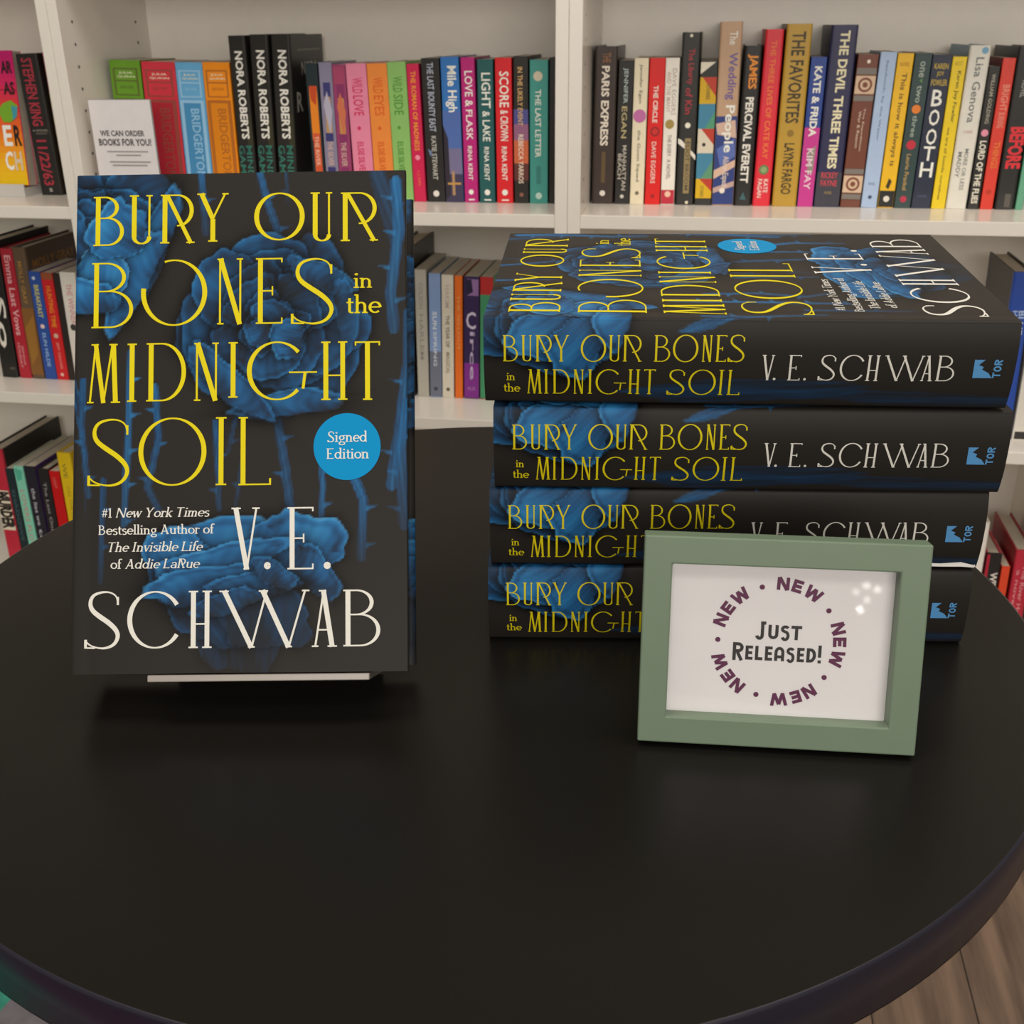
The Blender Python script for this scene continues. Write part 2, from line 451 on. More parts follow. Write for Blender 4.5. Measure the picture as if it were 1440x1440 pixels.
mb = MB()
RUGC = [mat(c, rough=.95, spec=.1, noise=.12, name='carpet_' + n) for c, n in (((.045, .25, .19), 'teal'), ((.16, .15, .165), 'grey'), ((.16, .02, .06), 'plum'), ((.02, .03, .12), 'navy'))]
rx, ry = .316, .949                                             # run of the blocks
for i in range(-7, 8):
    for j in range(-9, 3):
        a0, a1, c0, c1 = i * .21, (i + 1) * .21, j * .25 + .03, (j + 1) * .25 + .03
        q = [(-.601 + a * ry + c * rx, .958 - a * rx + c * ry) for a, c in ((a0, c0), (a1, c0), (a1, c1), (a0, c1))]
        qx, qy = sum(x for x, y in q) / 4, sum(y for x, y in q) / 4
        if math.hypot(qx + .02, qy - .537) < .37 or (qy > -.05 and qx > -.2) or qy > 1.3:
            continue
        m_ = RUGC[0 if i < 0 else 1] if qy > .3 else RUGC[2 if qx < -.3 else (3 if (i + j) % 3 else 0)]
        mb.add([(x, y, 0) for x, y in q] + [(x, y, .008) for x, y in q], [(3, 2, 1, 0), (4, 5, 6, 7)] + [(t_, (t_ + 1) % 4, 4 + (t_ + 1) % 4, 4 + t_) for t_ in range(4)], m_)
rug = mb.build('rug'); rug.location = (0, 0, FLOOR_Z); tag(rug, 'patchwork rug in teal and grey blocks on the floor at the lower left', 'rug')

# bookcases: local x along the front, y into the depth, z up from the table-top level
Z1, ZM, ZL, ZR, Z3 = .0310, -.3028, -.2915, -.3135, -.6813
DEPTH = .300; PT = .0172; ST = .020


def bookcase(x0, x1, zs, label, pl=PT, pr=PT):
    """x0,x1 outer faces; zs = heights of the shelf tops"""
    t = thing('bookcase', label, 'bookcase'); t.location = SHELF_O; t.rotation_euler = (0, 0, PSI)
    for k, (a, b) in enumerate(((x0, x0 + pl), (x1 - pr, x1))):
        mb = MB(); mb.box(a, b, 0, DEPTH, FLOOR_Z, 1.15, WHITE); o = mb.build('side_panel', t, bevel=.0008)
        if k == 0 and x0 > -1:
            for y in (.038, .243):
                for j in range(1, 10):
                    z = .0325 * j + .0135; ph = MB()
                    c = [(b + .0002, y + .0026 * math.cos(i * PI / 5), z + .0026 * math.sin(i * PI / 5)) for i in range(10)]
                    ph.add(c, [tuple(range(10))], HOLE); ph.build('peg_hole', o, recalc=False)
    for z in zs:
        mb = MB(); mb.box(x0 + pl, x1 - pr, .002, DEPTH - .012, z - ST, z, WHITE); mb.build('shelf_board', t, bevel=.001)
    mb = MB(); mb.box(x0 + pl, x1 - pr, DEPTH - .012, DEPTH - .006, FLOOR_Z + .06, 1.15, WHITE); mb.build('back_panel', t)
    mb = MB(); mb.box(x0 + pl, x1 - pr, .012, .028, FLOOR_Z, Z3 - ST, WHITE); mb.build('plinth', t)
    mb = MB(); mb.box(x0 + pl, x1 - pr, .0, DEPTH - .012, 1.15 - ST, 1.15, WHITE); mb.build('top_panel', t)
    return t


bookcase(-1.51, -.7095, (Z1, ZL, Z3, .415, .77), 'white bookcase at the left edge, mostly cut off, holding the face-out pink and orange paperback')
bookcase(-.7090, .0896, (Z1, ZM, Z3, .417, .77), 'white bookcase behind the standing rose book, with the white notice on its shelf', pr=.0190)
bookcase(.0900, .894, (Z1, ZR, Z3, .415, .77), 'white bookcase at the right, behind the stack of four rose books', pl=.0194)

# ------------------------------------------------------------------ round table
tbl = thing('round_table', 'black round laminate table with a thin flat top, holding the display books', 'table'); tbl.location = (-.0203, .5373, 0)
LAM = laminate()
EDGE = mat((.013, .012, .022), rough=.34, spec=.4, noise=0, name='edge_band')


def lathe(prof, n, m, mb):
    V = []; F = []
    for r, z in prof:
        for i in range(n):
            a = 2 * PI * i / n; V.append((r * math.cos(a), r * math.sin(a), z))
    for j in range(len(prof) - 1):
        for i in range(n):
            F.append((j * n + i, j * n + (i + 1) % n, (j + 1) * n + (i + 1) % n, (j + 1) * n + i))
    mb.add(V, F, m, True)


R = .2943
mb = MB(); n = 160
mb.add([(0, 0, 0)] + [((R - .0012) * math.cos(2 * PI * i / n), (R - .0012) * math.sin(2 * PI * i / n), 0) for i in range(n)], [(0, 1 + i, 1 + (i + 1) % n) for i in range(n)], LAM)
mb.add([(0, 0, -.026)] + [(R * math.cos(2 * PI * i / n), R * math.sin(2 * PI * i / n), -.026) for i in range(n)], [(0, 1 + (i + 1) % n, 1 + i) for i in range(n)], LAM)
mb.build('tabletop', tbl)
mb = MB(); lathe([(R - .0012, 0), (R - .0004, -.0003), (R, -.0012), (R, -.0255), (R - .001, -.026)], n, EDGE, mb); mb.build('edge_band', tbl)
BLK = mat((.012, .012, .012), rough=.4, noise=0, name='black_steel')
mb = MB(); lathe([(.0, -.026), (.11, -.026), (.11, -.032), (.03, -.036), (.03, FLOOR_Z + .04), (.045, FLOOR_Z + .028), (.21, FLOOR_Z + .014), (.22, FLOOR_Z + .008), (.22, FLOOR_Z), (0, FLOOR_Z)], 48, BLK, mb)
mb.build('pedestal', tbl)

# ------------------------------------------------------------------ the rose-patterned hardcovers (one design, five copies)
WEDGE = math.tan(math.radians(0.98))       # the fore-edge is a little thicker than the spine
BL, BW, BT = .242, .1605, .0417          # height, width, thickness of the jacketed book
STEP = .5                                # print raster, millimetres
QN, VN = int((163 + 48) / STEP), int(242 / STEP) + 1
QQ, VV = np.meshgrid(-48 + STEP * np.arange(QN), STEP * np.arange(VN))
ART = np.zeros((VN, QN, 3)); ART[:] = (.0195, .0168, .0146)


def ramp(I):
    I = np.clip(I, 0, 1.25)
    xs = [0, .25, .55, .85, 1.25]
    cs = [(.012, .016, .022), (.010, .036, .088), (.014, .105, .270), (.028, .205, .455), (.110, .360, .640)]
    return np.stack([np.interp(I, xs, [c[k] for c in cs]) for k in range(3)], -1)


def blend(C, a):
    global ART
    ART = ART * (1 - a[..., None]) + C * a[..., None]


def petal(cx, cy, rx, ry, rot, b0, b1, seed=0, alpha=1.0, streak=.20, shadow=.75, rim=.35):
    """one printed petal: bright along its upper (local +y) lip, dark towards its root"""
    global ART
    r = math.radians(rot); X = (QQ - cx) * math.cos(r) + (VV - cy) * math.sin(r); Y = -(QQ - cx) * math.sin(r) + (VV - cy) * math.cos(r)
    rg = np.random.default_rng(seed); p = rg.uniform(0, 6.28, 8)
    X = X + rx * .10 * np.sin(Y / ry * 2.2 + p[5]); Y = Y + ry * .14 * np.sin(X / rx * 2.6 + p[6])
    th = np.arctan2(Y / ry, X / rx)
    wob = 1 + .09 * np.sin(2 * th + p[0]) + .06 * np.sin(5 * th + p[1]) + .03 * np.sin(11 * th + p[2])
    d = np.hypot(X / rx, Y / ry) / wob; m = min(rx, ry)
    out = np.clip((d - 1) * m, 0, None); ART = ART * (1 - shadow * np.exp(-out / 2.0) * (d > 1) * alpha)[..., None]
    a = np.clip((1 - d) * m / .7, 0, 1) * alpha
    g = np.clip(Y / ry * .5 + .5, 0, 1); xs_ = X / rx
    fold = streak * (.50 * np.sin(xs_ * 4.2 + 1.8 * np.sin(Y / ry * 1.7 + p[3]) + p[4]) + .28 * np.sin(xs_ * 11 * (1.2 - .5 * g) + 3 * Y / ry + p[5]) + .22 * np.sin(xs_ * 29 * (1.25 - .5 * g) + p[2]))
    dark = .30 * np.exp(-((d - .80) / .10) ** 2) * (Y > 0)          # printed hollow behind the lip
    I = b0 + (b1 - b0) * g ** 1.1 + fold * (.3 + .7 * (1 - .5 * g)) - dark * b1 + rim * np.exp(-((1 - d) * m / .75) ** 2) * (Y > -.35 * ry)
    blend(ramp(I), a)


def rose(cx, cy, R, seed, rings=6, dim=1.0, sq=1.0):
    rg = np.random.default_rng(seed)
    for k in range(rings):
        r = R * (1 - k / rings) ** .85; n = max(3, 6 - k); a0 = rg.uniform(0, 360)
        for j in range(n):
            a = a0 + 360 * j / n + rg.uniform(-22, 22); ar = math.radians(a); o = r * .50 * rg.uniform(.8, 1.2)
            petal(cx + o * math.cos(ar), cy + o * math.sin(ar) * sq, r * rg.uniform(.50, .80), r * .46 * rg.uniform(.75, 1.2), a - 90 + rg.uniform(-25, 25),
                  .0, (.26 + .44 * rg.random()) * dim, seed * 97 + k * 13 + j, alpha=1, rim=.30 * rg.uniform(.5, 1.2))


def stem(P, w, a0, a1, bright=.55, thorns=True, seed=0):
    P = np.array(P, float); seg = np.r_[0, np.cumsum(np.hypot(*np.diff(P, axis=0).T))]; rg = np.random.default_rng(seed)
    n = max(8, int(seg[-1])); s = np.linspace(0, seg[-1], n); px = np.interp(s, seg, P[:, 0]); py = np.interp(s, seg, P[:, 1])
    best = np.full(QQ.shape, 1e9); side = np.zeros(QQ.shape); al = np.zeros(QQ.shape)
    for i in range(n):
        d = np.hypot(QQ - px[i], (VV - py[i]) * .9); mk = d < best
        best = np.where(mk, d, best); side = np.where(mk, QQ - px[i], side); al = np.where(mk, a0 + (a1 - a0) * i / (n - 1), al)
    a = np.clip((w / 2 - best) / .5, 0, 1) * al
    I = bright * (1.0 - .45 * np.abs(side) / (w / 2)) + .10 * np.sin(side * 5.5 / w * 3 + VV * .15)
    blend(ramp(I), a)
    if thorns:
        for q in np.arange(8 + rg.uniform(0, 10), seg[-1], 17):
            i = int(q / seg[-1] * (n - 1)); sd = rg.choice([-1, 1]); h = w * .9 + 1.6
            X = (QQ - px[i]) * sd - w * .35; Y = VV - py[i] - X * .25
            blend(ramp(np.full(QQ.shape, bright + .05)), np.clip((h - X) / .8, 0, 1) * (X > -.4) * np.clip((1.6 * (1 - X / h) - np.abs(Y)) / .8, 0, 1) * al[np.clip(int(py[i] / STEP), 0, VN - 1), np.clip(int((px[i] + 48) / STEP), 0, QN - 1)])


def cx_(x): return (x - 100) / 2.93
def cy_(y): return (947 - y) / 2.90


for i, (P, w, a0, a1, b) in enumerate([
        ([(278, 245), (285, 330)], 4.2, .8, .2, .5), ([(362, 245), (372, 285), (388, 330)], 4.2, .75, .5, .5), ([(400, 245), (402, 290)], 2.5, .4, .1, .4),
        ([(556, 262), (560, 330), (548, 420), (552, 470)], 6.0, .85, .35, .62), ([(530, 250), (545, 300), (556, 340)], 9.0, .35, .25, .45),
        ([(548, 690), (560, 610), (572, 520), (574, 450)], 6.0, .5, .6, .55),
        ([(112, 540), (110, 600), (122, 700)], 3.6, .75, .3, .5), ([(180, 500), (176, 640), (172, 740)], 4.0, .85, .4, .6), ([(214, 550), (220, 620), (205, 690), (220, 720)], 4.0, .8, .3, .5),
        ([(300, 600), (306, 720)], 3.4, .75, .3, .45), ([(340, 640), (330, 715)], 2.6, .5, .2, .4), ([(388, 600), (398, 660), (406, 722)], 5.0, .5, .5, .48), ([(448, 640), (452, 690), (448, 760)], 3.4, .8, .4, .55),
        ([(496, 680), (508, 710), (506, 790)], 5.0, .8, .2, .55), ([(570, 580), (560, 640), (566, 745)], 6.5, .75, .2, .52), ([(142, 680), (140, 820)], 3.2, .65, .15, .45),
        ([(330, 590), (318, 640)], 3, .5, .2, .4)]):
    stem([(cx_(x), cy_(y)) for x, y in P], w, min(1, a0 * 1.15), a1, b * 1.12, seed=i)
# large open rose right of the centre
rose(96.5, 168, 46, 3, rings=6, dim=.86)
petal(120, 190, 18, 7, -35, .1, .6, 41); petal(131, 172, 20, 5, -80, .1, .45, 42, alpha=.7); petal(105, 128, 30, 6, 8, .25, .62, 43); petal(74, 140, 26, 8, -42, .15, .55, 44)
petal(94, 172, 9, 7, 30, .05, .5, 45); petal(103, 160, 11, 8, 70, .1, .75, 46); petal(88, 163, 8, 6, 120, .05, .5, 47)
# rose that wraps from the head of the spine on to the front
petal(8, 236, 26, 30, 20, .3, .7, 51); petal(30, 228, 24, 16, 115, .12, .6, 52)
rose(6, 207, 36, 8, rings=5, dim=1.05)
petal(38, 206, 30, 8, 68, .2, .72, 53); petal(28, 190, 26, 10, 60, .3, .8, 54); petal(10, 190, 15, 17, -10, .4, .95, 55); petal(-6, 214, 14, 16, 30, .35, .9, 56); petal(20, 215, 17, 13, 40, .3, .85, 57); petal(-14, 200, 12, 16, 40, .3, .75, 58); petal(4, 182, 18, 9, 10, .25, .8, 59)
# drooping flower at the foot
petal(80, 16, 20, 18, 10, .04, .16, 60, alpha=.55); petal(66, 30, 16, 24, 30, .1, .35, 61, alpha=.85); petal(90, 28, 26, 16, -15, .03, .25, 62, alpha=.8)
petal(78, 60, 36, 15, 2, .35, .75, 63); petal(54, 50, 17, 22, 35, .3, .78, 64); petal(108, 62, 21, 17, -22, .3, .85, 65); petal(116, 48, 17, 8, -50, .12, .55, 66)
petal(72, 53, 32, 9, 12, .3, .78, 67); petal(62, 42, 30, 9, 14, .25, .72, 68); petal(84, 40, 24, 7, 8, .12, .5, 69); petal(97, 47, 12, 6, -30, .1, .5, 70); petal(74, 33, 17, 6, 14, .08, .38, 71)
# spine: a leaf near the shoulder and a dim band low down
petal(-1, 137, 3.2, 13, 20, .25, .6, 80, alpha=.75, shadow=0); stem([(0, 130), (5, 105), (6, 75)], 1.6, .7, .05, .55, False)
petal(-34, 120, 6, 60, 3, .12, .22, 81, alpha=.8, shadow=0, rim=.05); petal(-37, 40, 4, 60, -2, .10, .16, 82, alpha=.6, shadow=0, rim=.02)

# jacket section (y, z) and running print coordinate q
prof = []
for y in np.arange(BW - .075, BW - .0006, .0030): prof.append((y, .0034))
prof += [(BW - .0002, .0034), (BW + .0002, .0025), (BW + .0002, .0012), (BW, .0001)]
for y in np.arange(BW - .003, .0101, -.0030): prof.append((y, .0))
for y in np.arange(.010, .0004, -.00075): prof.append((y, .0))
nb = len(prof)
for z in np.linspace(0, BT, 60):
    q = (z - BT / 2) / (BT / 2); prof.append((-.0030 * (1 - abs(q) ** 2.4), z))
ns = len(prof)
for y in np.arange(.00075, BW - .0004, .00075): prof.append((y, BT))
prof += [(BW, BT - .0001), (BW + .0002, BT - .0012), (BW + .0002, BT - .0025), (BW - .0002, BT - .0034)]
nf = len(prof)
for y in np.arange(BW - .002, BW - .075, -.0030): prof.append((y, BT - .0034))
prof = np.array(prof)
for _ in range(3):
    s = prof.copy(); s[nb - 6:ns + 6] = (prof[nb - 7:ns + 5] + 2 * prof[nb - 6:ns + 6] + prof[nb - 5:ns + 7]) / 4; prof = s
dip = .00010 * np.exp(-((prof[:, 0] - .0085) / .0030) ** 2)
prof[:nb, 1] += dip[:nb] * (prof[:nb, 1] < .002); prof[ns:nf, 1] -= dip[ns:nf] * (prof[ns:nf, 1] > BT - .002)
seg = np.r_[0, np.cumsum(np.hypot(*np.diff(prof, axis=0).T))] * 1000
qs = seg - seg[ns - 1]                                            # 0 at the front shoulder, positive across the front
NVR = 324
vs = np.linspace(0, BL, NVR)
FRONT_Z = lambda u: np.interp(u, prof[ns:nf - 6, 0], prof[ns:nf - 6, 1])
SPINE_Y = lambda z: np.interp(z, prof[nb:ns, 1], prof[nb:ns, 0])

jm = bpy.data.materials.new('printed_jacket'); jm.use_nodes = True
_b = jm.node_tree.nodes['Principled BSDF']; _a = jm.node_tree.nodes.new('ShaderNodeAttribute'); _a.attribute_name = 'print'
jm.node_tree.links.new(_a.outputs['Color'], _b.inputs['Base Color']); _b.inputs['Roughness'].default_value = .45; _b.inputs['Specular IOR Level'].default_value = .15
YEL = mat((.68, .57, .003), rough=.5, spec=.2, noise=0, name='yellow_ink'); CRM = mat((.72, .70, .645), rough=.5, spec=.2, noise=0, name='cream_ink')
BLU = mat((.09, .29, .58), rough=.5, spec=.2, noise=0, name='blue_ink'); SKY = mat((.001, .25, .54), rough=.5, spec=.1, noise=0, name='bright_blue_sticker'); DARK = mat((.018, .018, .02), rough=.6, noise=0, name='black_cloth_board')

V = np.zeros((len(prof), NVR, 3)); V[:, :, 0] = BL - vs[None]; V[:, :, 1] = prof[:, 0][:, None]; V[:, :, 2] = prof[:, 1][:, None]
nc = len(prof); idx = np.arange(nc * NVR).reshape(nc, NVR)
FQ = np.stack([idx[:-1, :-1], idx[1:, :-1], idx[1:, 1:], idx[:-1, 1:]], -1).reshape(-1, 4)
mb = MB(); mb.mi(jm)
colr = np.zeros((nc, NVR, 3)); colr[:] = (.0195, .0168, .0146)
ci = np.clip(np.round((qs + 48) / STEP).astype(int), 0, QN - 1); ri = np.clip(np.round(vs * 1000 / STEP).astype(int), 0, VN - 1)
for k in range(nc):
    if -47 < qs[k] <= 161.5:
        colr[k] = ART[ri, ci[k]]
    elif qs[k] > 161.5:                                           # front flap keeps the ground colour
        colr[k] = (.0195, .0168, .0146)
    elif qs[k] < -47 and k > 26:                                  # back cover: dim stems
        colr[k] = ART[ri, int(np.clip(QN - 1 - (-qs[k] - 47) / STEP, 0, QN - 1))] * .8 + .004
    else:                                                         # back flap with blue wisps
        colr[k] = ART[ri, int(QN - 1 - (k * 3) / STEP)] * .9


def put_front(Vv, F, m, lift=.00014):
    """millimetres on the front cover -> jacket mesh"""
    u = Vv[:, 0] / 1000; mb.add(np.c_[BL - Vv[:, 1] / 1000, u, FRONT_Z(u) + lift + (Vv[:, 2] * 6e-6 if Vv.shape[1] > 2 else 0)], F, m)


def put_spine(Vv, F, m, lift=.00016):
    """millimetres along the spine from the head, and up from its lower edge"""
    z = Vv[:, 1] * BT / 42.7; mb.add(np.c_[Vv[:, 0] / 1000, SPINE_Y(z) - lift - (Vv[:, 2] * 6e-6 if Vv.shape[1] > 2 else 0), z], F, m)


COVER = [('B', 8.3, 23.5, 206.8, 231.2), ('U', 26.0, 37.2, 207.3, 231.7), ('R', 41.0, 57.8, 207.5, 231.7), ('Y', 59.0, 74.3, 208.0, 232.0), ('O', 86.8, 111.4, 208.1, 231.8), ('U', 114.3, 124.8, 207.3, 231.6), ('R', 128.9, 147.0, 207.2, 231.3),
         ('B', 7.9, 28.4, 166.3, 198.4), ('Q', 31.9, 64.1, 166.9, 199.5), ('N', 69.0, 81.5, 167.2, 199.6), ('E', 87.7, 100.7, 167.2, 199.5), ('S', 104.5, 126.5, 166.3, 199.2),
         ('M', 6.5, 21.9, 129.7, 158.5), ('I', 25.4, 30.4, 130.1, 158.5), ('D', 34.9, 54.2, 130.2, 158.6), ('N', 58.0, 69.9, 130.1, 158.4), ('I', 74.6, 79.1, 131.4, 158.5), ('G', 83.5, 117.4, 129.9, 158.5), ('H', 119.4, 132.0, 129.6, 158.1), ('T', 135.6, 147.8, 129.4, 157.9),
         ('S', 6.7, 28.1, 89.1, 122.1), ('O', 31.4, 64.2, 89.3, 122.2), ('I', 68.4, 74.1, 89.3, 122.1), ('L', 79.6, 95.2, 89.1, 122.0)]
AUTHOR = [('V', 76.4, 89.9, 48.8, 78.4), ('.', 92.0, 95.3, 48.8, 52.3), ('E', 103.2, 115.7, 48.6, 78.3), ('.', 120.5, 123.9, 48.6, 52.0), ('S', 6.4, 24.1, 11.7, 39.3), ('C', 26.9, 53.6, 11.9, 39.1), ('H', 56.2, 67.2, 11.9, 39.0), ('W', 71.8, 113.4, 11.8, 38.9), ('A', 115.0, 126.1, 11.8, 38.7), ('B', 129.8, 147.6, 11.9, 38.7)]
for L_, m_ in ((COVER, YEL), (AUTHOR, CRM)):
    for ch, x0, x1, y0, y1 in L_:
        Vv, F = strokes_geo(glyph(ch, x1 - x0, y1 - y0, 2.35, .72)); put_front(xf(Vv, 1, 1, x0, y0), F, m_)
for s_, x0, x1, y0, cap, m_, sh in (('in', 135.1, 144.4, 184.1, 7.6, YEL, None), ('the', 131.4, 148.4, 171.7, 8.8, YEL, None), ('#1 New York Times', 13.9, 65.6, 74.4, 4.5, CRM, [(3, 20)]),
                                    ('Bestselling Author of', 12.6, 68.0, 66.2, 4.5, CRM, None), ('The Invisible Life', 16.6, 62.4, 58.0, 4.5, CRM, [(0, 30)]), ('of Addie LaRue', 18.6, 61.0, 49.9, 4.5, CRM, [(3, 30)])):
    for Vv, F in small_line(s_, x0, x1, y0, cap, sh):
        put_front(Vv, F, m_)
SPINE = [('B', 9.1, 16.2, 21.9, 34.6), ('U', 17.8, 22.6, 22.0, 34.7), ('R', 24.4, 32.1, 22.0, 34.8), ('Y', 32.8, 39.9, 22.1, 34.9), ('O', 45.4, 57.1, 22.1, 35.2), ('U', 58.4, 63.5, 22.4, 35.1), ('R', 65.0, 73.6, 22.5, 35.2), ('B', 79.3, 86.7, 22.6, 35.3), ('O', 87.8, 99.4, 22.5, 35.6), ('N', 101.3, 105.6, 22.8, 35.5), ('E', 107.4, 112.2, 22.9, 35.6), ('S', 113.0, 120.8, 22.8, 35.8),
         ('M', 20.3, 27.2, 5.1, 18.0), ('I', 28.4, 30.2, 5.1, 18.1), ('D', 32.4, 40.5, 5.2, 18.1), ('N', 42.3, 46.9, 5.3, 18.2), ('I', 48.9, 51.0, 5.4, 18.3), ('G', 52.6, 66.8, 5.2, 18.5), ('H', 67.9, 73.2, 5.6, 18.6), ('T', 75.1, 80.4, 5.6, 18.7), ('S', 85.9, 94.5, 5.4, 18.8), ('O', 95.8, 108.4, 5.6, 18.9), ('I', 109.6, 112.0, 5.7, 18.9), ('L', 113.9, 119.7, 5.8, 18.9)]
SPINE2 = [('V', 128.8, 134.4, 14.0, 26.5), ('.', 134.3, 135.6, 14.0, 15.2), ('E', 140.9, 146.5, 14.0, 26.6), ('.', 148.2, 149.4, 14.0, 15.3), ('S', 154.7, 162.5, 14.1, 26.8), ('C', 164.1, 175.6, 14.1, 27.0), ('H', 176.2, 181.7, 14.2, 26.9), ('W', 184.2, 201.3, 14.4, 26.9), ('A', 200.9, 205.8, 14.5, 27.0), ('B', 207.5, 215.5, 14.6, 27.1)]
for L_, m_ in ((SPINE, YEL), (SPINE2, CRM)):
    for ch, x0, x1, y0, y1 in L_:
        Vv, F = strokes_geo(glyph(ch, x1 - x0, y1 - y0, .95, .42)); put_spine(xf(Vv, 1, 1, x0, y0), F, m_)
for s_, x0, x1, y0, cap in (('in', 10.6, 14.7, 12.2, 4.0), ('the', 9.0, 16.9, 6.0, 4.5)):
    for Vv, F in small_line(s_, x0, x1, y0, cap):
        put_spine(Vv, F, YEL)
lg = np.array([(223.6, 25.3), (228.3, 25.3), (225.7, 22.8), (228.0, 21.8), (227.4, 20.6), (230.4, 19.0), (232.4, 16.4), (223.8, 16.4)])
put_spine(lg, [(0, 1, 2), (0, 2, 3, 4), (0, 4, 7), (4, 5, 7), (5, 6, 7)], BLU)
for i, ch in enumerate('TOR'):
    Vv, F = strokes_geo(mono(ch, 2.7, 3.5, .72)); put_spine(xf(Vv, 1, 1, 235.9, 16.5 + i * 3.15, PI / 2), F, BLU)

proto_root = bpy.data.objects.new('hardcover_book', None); COL.objects.link(proto_root)
# grid first, lettering after it, in one mesh
gv = V.reshape(-1, 3); LV = np.array(mb.v); allv = np.r_[gv, LV]
me = bpy.data.meshes.new('dust_jacket')
faces = FQ.tolist() + [tuple(a + len(gv) for a in f) for f in mb.f]
me.from_pydata(allv.tolist(), [], faces)
for m_ in mb.mats:
    me.materials.append(m_)
me.polygons.foreach_set('material_index', [0] * len(FQ) + mb.m)
me.polygons.foreach_set('use_smooth', [True] * len(FQ) + [False] * len(mb.f))
at = me.color_attributes.new('print', 'FLOAT_COLOR', 'POINT')
cc = np.ones((len(allv), 4), np.float32); cc[:len(gv), :3] = colr.reshape(-1, 3); at.data.foreach_set('color', cc.ravel())
me.update()
jk = bpy.data.objects.new('dust_jacket', me); COL.objects.link(jk); jk.parent = proto_root
mb = MB(); mb.box(.0006, BL - .0006, .0045, BW - .0004, BT - .0031, BT - .0004, DARK); mb.build('front_board', proto_root)
mb = MB(); mb.box(.0006, BL - .0006, .0045, BW - .0004, .0004, .0031, DARK); mb.build('back_board', proto_root)
mb = MB()
mb.prism([(.003 + .0 * 1, .0036), (.0012, .012), (.0006, BT / 2), (.0012, BT - .012), (.003, BT - .0036), (BW - .0045, BT - .0036), (BW - .0065, BT / 2), (BW - .0045, .0036)], .0038, BL - .0038, PAGES, 'x')
mb.build('page_block', proto_root)
mb = MB(); c = [(122.0 + 9.8 + 16.1 * math.cos(2 * PI * i / 48), 107.05 + 16.1 * math.sin(2 * PI * i / 48)) for i in range(48)]
mb.add([(BL - b / 1000, a / 1000, BT + .00010) for a, b in c] + [(BL - b / 1000, a / 1000, BT + .00022) for a, b in c], [tuple(range(48, 96))] + [(i, (i + 1) % 48, 48 + (i + 1) % 48, 48 + i) for i in range(48)], SKY)
for s_, x0, x1, y0 in (('Signed', 122.6, 141.6, 109.3), ('Edition', 122.0, 142.4, 101.2)):
    for Vv, F in small_line(s_, x0, x1, y0, 5.0):
        mb.add([(BL - b / 1000, a / 1000, BT + .00036 + c_ * 6e-6) for a, b, c_ in Vv], F, CRM)
stk = mb.build('round_sticker', proto_root, recalc=False); stk['label'] = 'bright blue round sticker with white lettering'


for ch in proto_root.children:
    for v_ in ch.data.vertices:
        v_.co.z += v_.co.z / BT * max(0, v_.co.y) * WEDGE


def rose_book(mx, label, first=False, group='black rose-patterned hardcovers on the round table'):
    r = proto_root if first else proto_root.copy()
    if not first:
        COL.objects.link(r)
        for ch in list(proto_root.children):
            c_ = ch.copy(); COL.objects.link(c_); c_.parent = r
            if 'label' in ch:
                c_['label'] = ch['label']
    r.matrix_world = mx; tag(r, label, 'book', group)
    return r


STACK = [(-.01248, .49832, -.0425), (-.01094, .50039, -.04738), (-.00827, .50036, -.06229), (-.0121, .5046, -.08397)]
SLAB = ['black rose-patterned hardcover at the bottom of the stack of four, resting on the table', 'black rose-patterned hardcover third from the top of the stack, its lower edge torn white',
        'black rose-patterned hardcover second from the top of the stack of four', 'black rose-patterned hardcover lying on top of the stack, its front cover facing up']
books4 = []
for k, (x, y, a) in enumerate(STACK):
    mx = Matrix.Translation((x, y, .0004 + k * (BT + .0006) + (.0005 if k == 3 else 0))) @ Matrix.Rotation(a, 4, 'Z') @ Matrix.Rotation(k * math.atan(WEDGE), 4, 'X')
    books4.append(rose_book(mx, SLAB[k], first=(k == 0)))
# torn white paper edge on the third book
mb = MB(); pts = [(.176, .0000), (.190, .0007), (.204, .0003), (.214, .0012), (.224, .0006), (.234, .0010), (.2405, .0002)]
vv = []
for i, (x, h) in enumerate(pts):
    vv += [(x, -.0015 - .0006 * (i % 2), .0010 + h), (x, -.0012, .0022 + h + .0004 * ((i * 7) % 3))]
vv += [(.2428, .0004, .0012), (.2424, .0004, .0040)]
mb.add(vv, [(2 * i, 2 * i + 2, 2 * i + 3, 2 * i + 1) for i in range(len(pts))], mat((.75, .73, .70), rough=.8, noise=0, name='torn_paper'))
te = mb.build('torn_paper_edge', books4[1], recalc=False); te['label'] = 'white torn paper edge'

# the standing copy and its display stand
KS = .962
yaw, lean, ro = math.radians(-.9051), math.radians(27.568), math.radians(.4372)
e0 = Vector((math.cos(yaw), math.sin(yaw), 0)); n0 = Vector((-math.sin(yaw), math.cos(yaw), 0)); zz = Vector((0, 0, 1))
u0 = zz * math.cos(lean) + n0 * math.sin(lean); bk = n0 * math.cos(lean) - zz * math.sin(lean)
ee = e0 * math.cos(ro) + u0 * math.sin(ro); uu = u0 * math.cos(ro) - e0 * math.sin(ro)
po = Vector((0, 0, CAM_H)) + (Vector((-.21035, .44627, .01354)) - Vector((0, 0, CAM_H))) * KS
wd = math.atan(WEDGE); ly = ee * math.cos(wd) + bk * math.sin(wd); lz = ee * math.sin(wd) - bk * math.cos(wd)
org = po + (uu * BL - lz * BT) * KS
mx = Matrix.Identity(4)
for i, v in enumerate((-uu, ly, lz)):
    for k in range(3):
        mx[k][i] = v[k] * KS
mx.translation = org
rose_book(mx, 'black rose-patterned hardcover standing upright on a small stand at the left of the table')
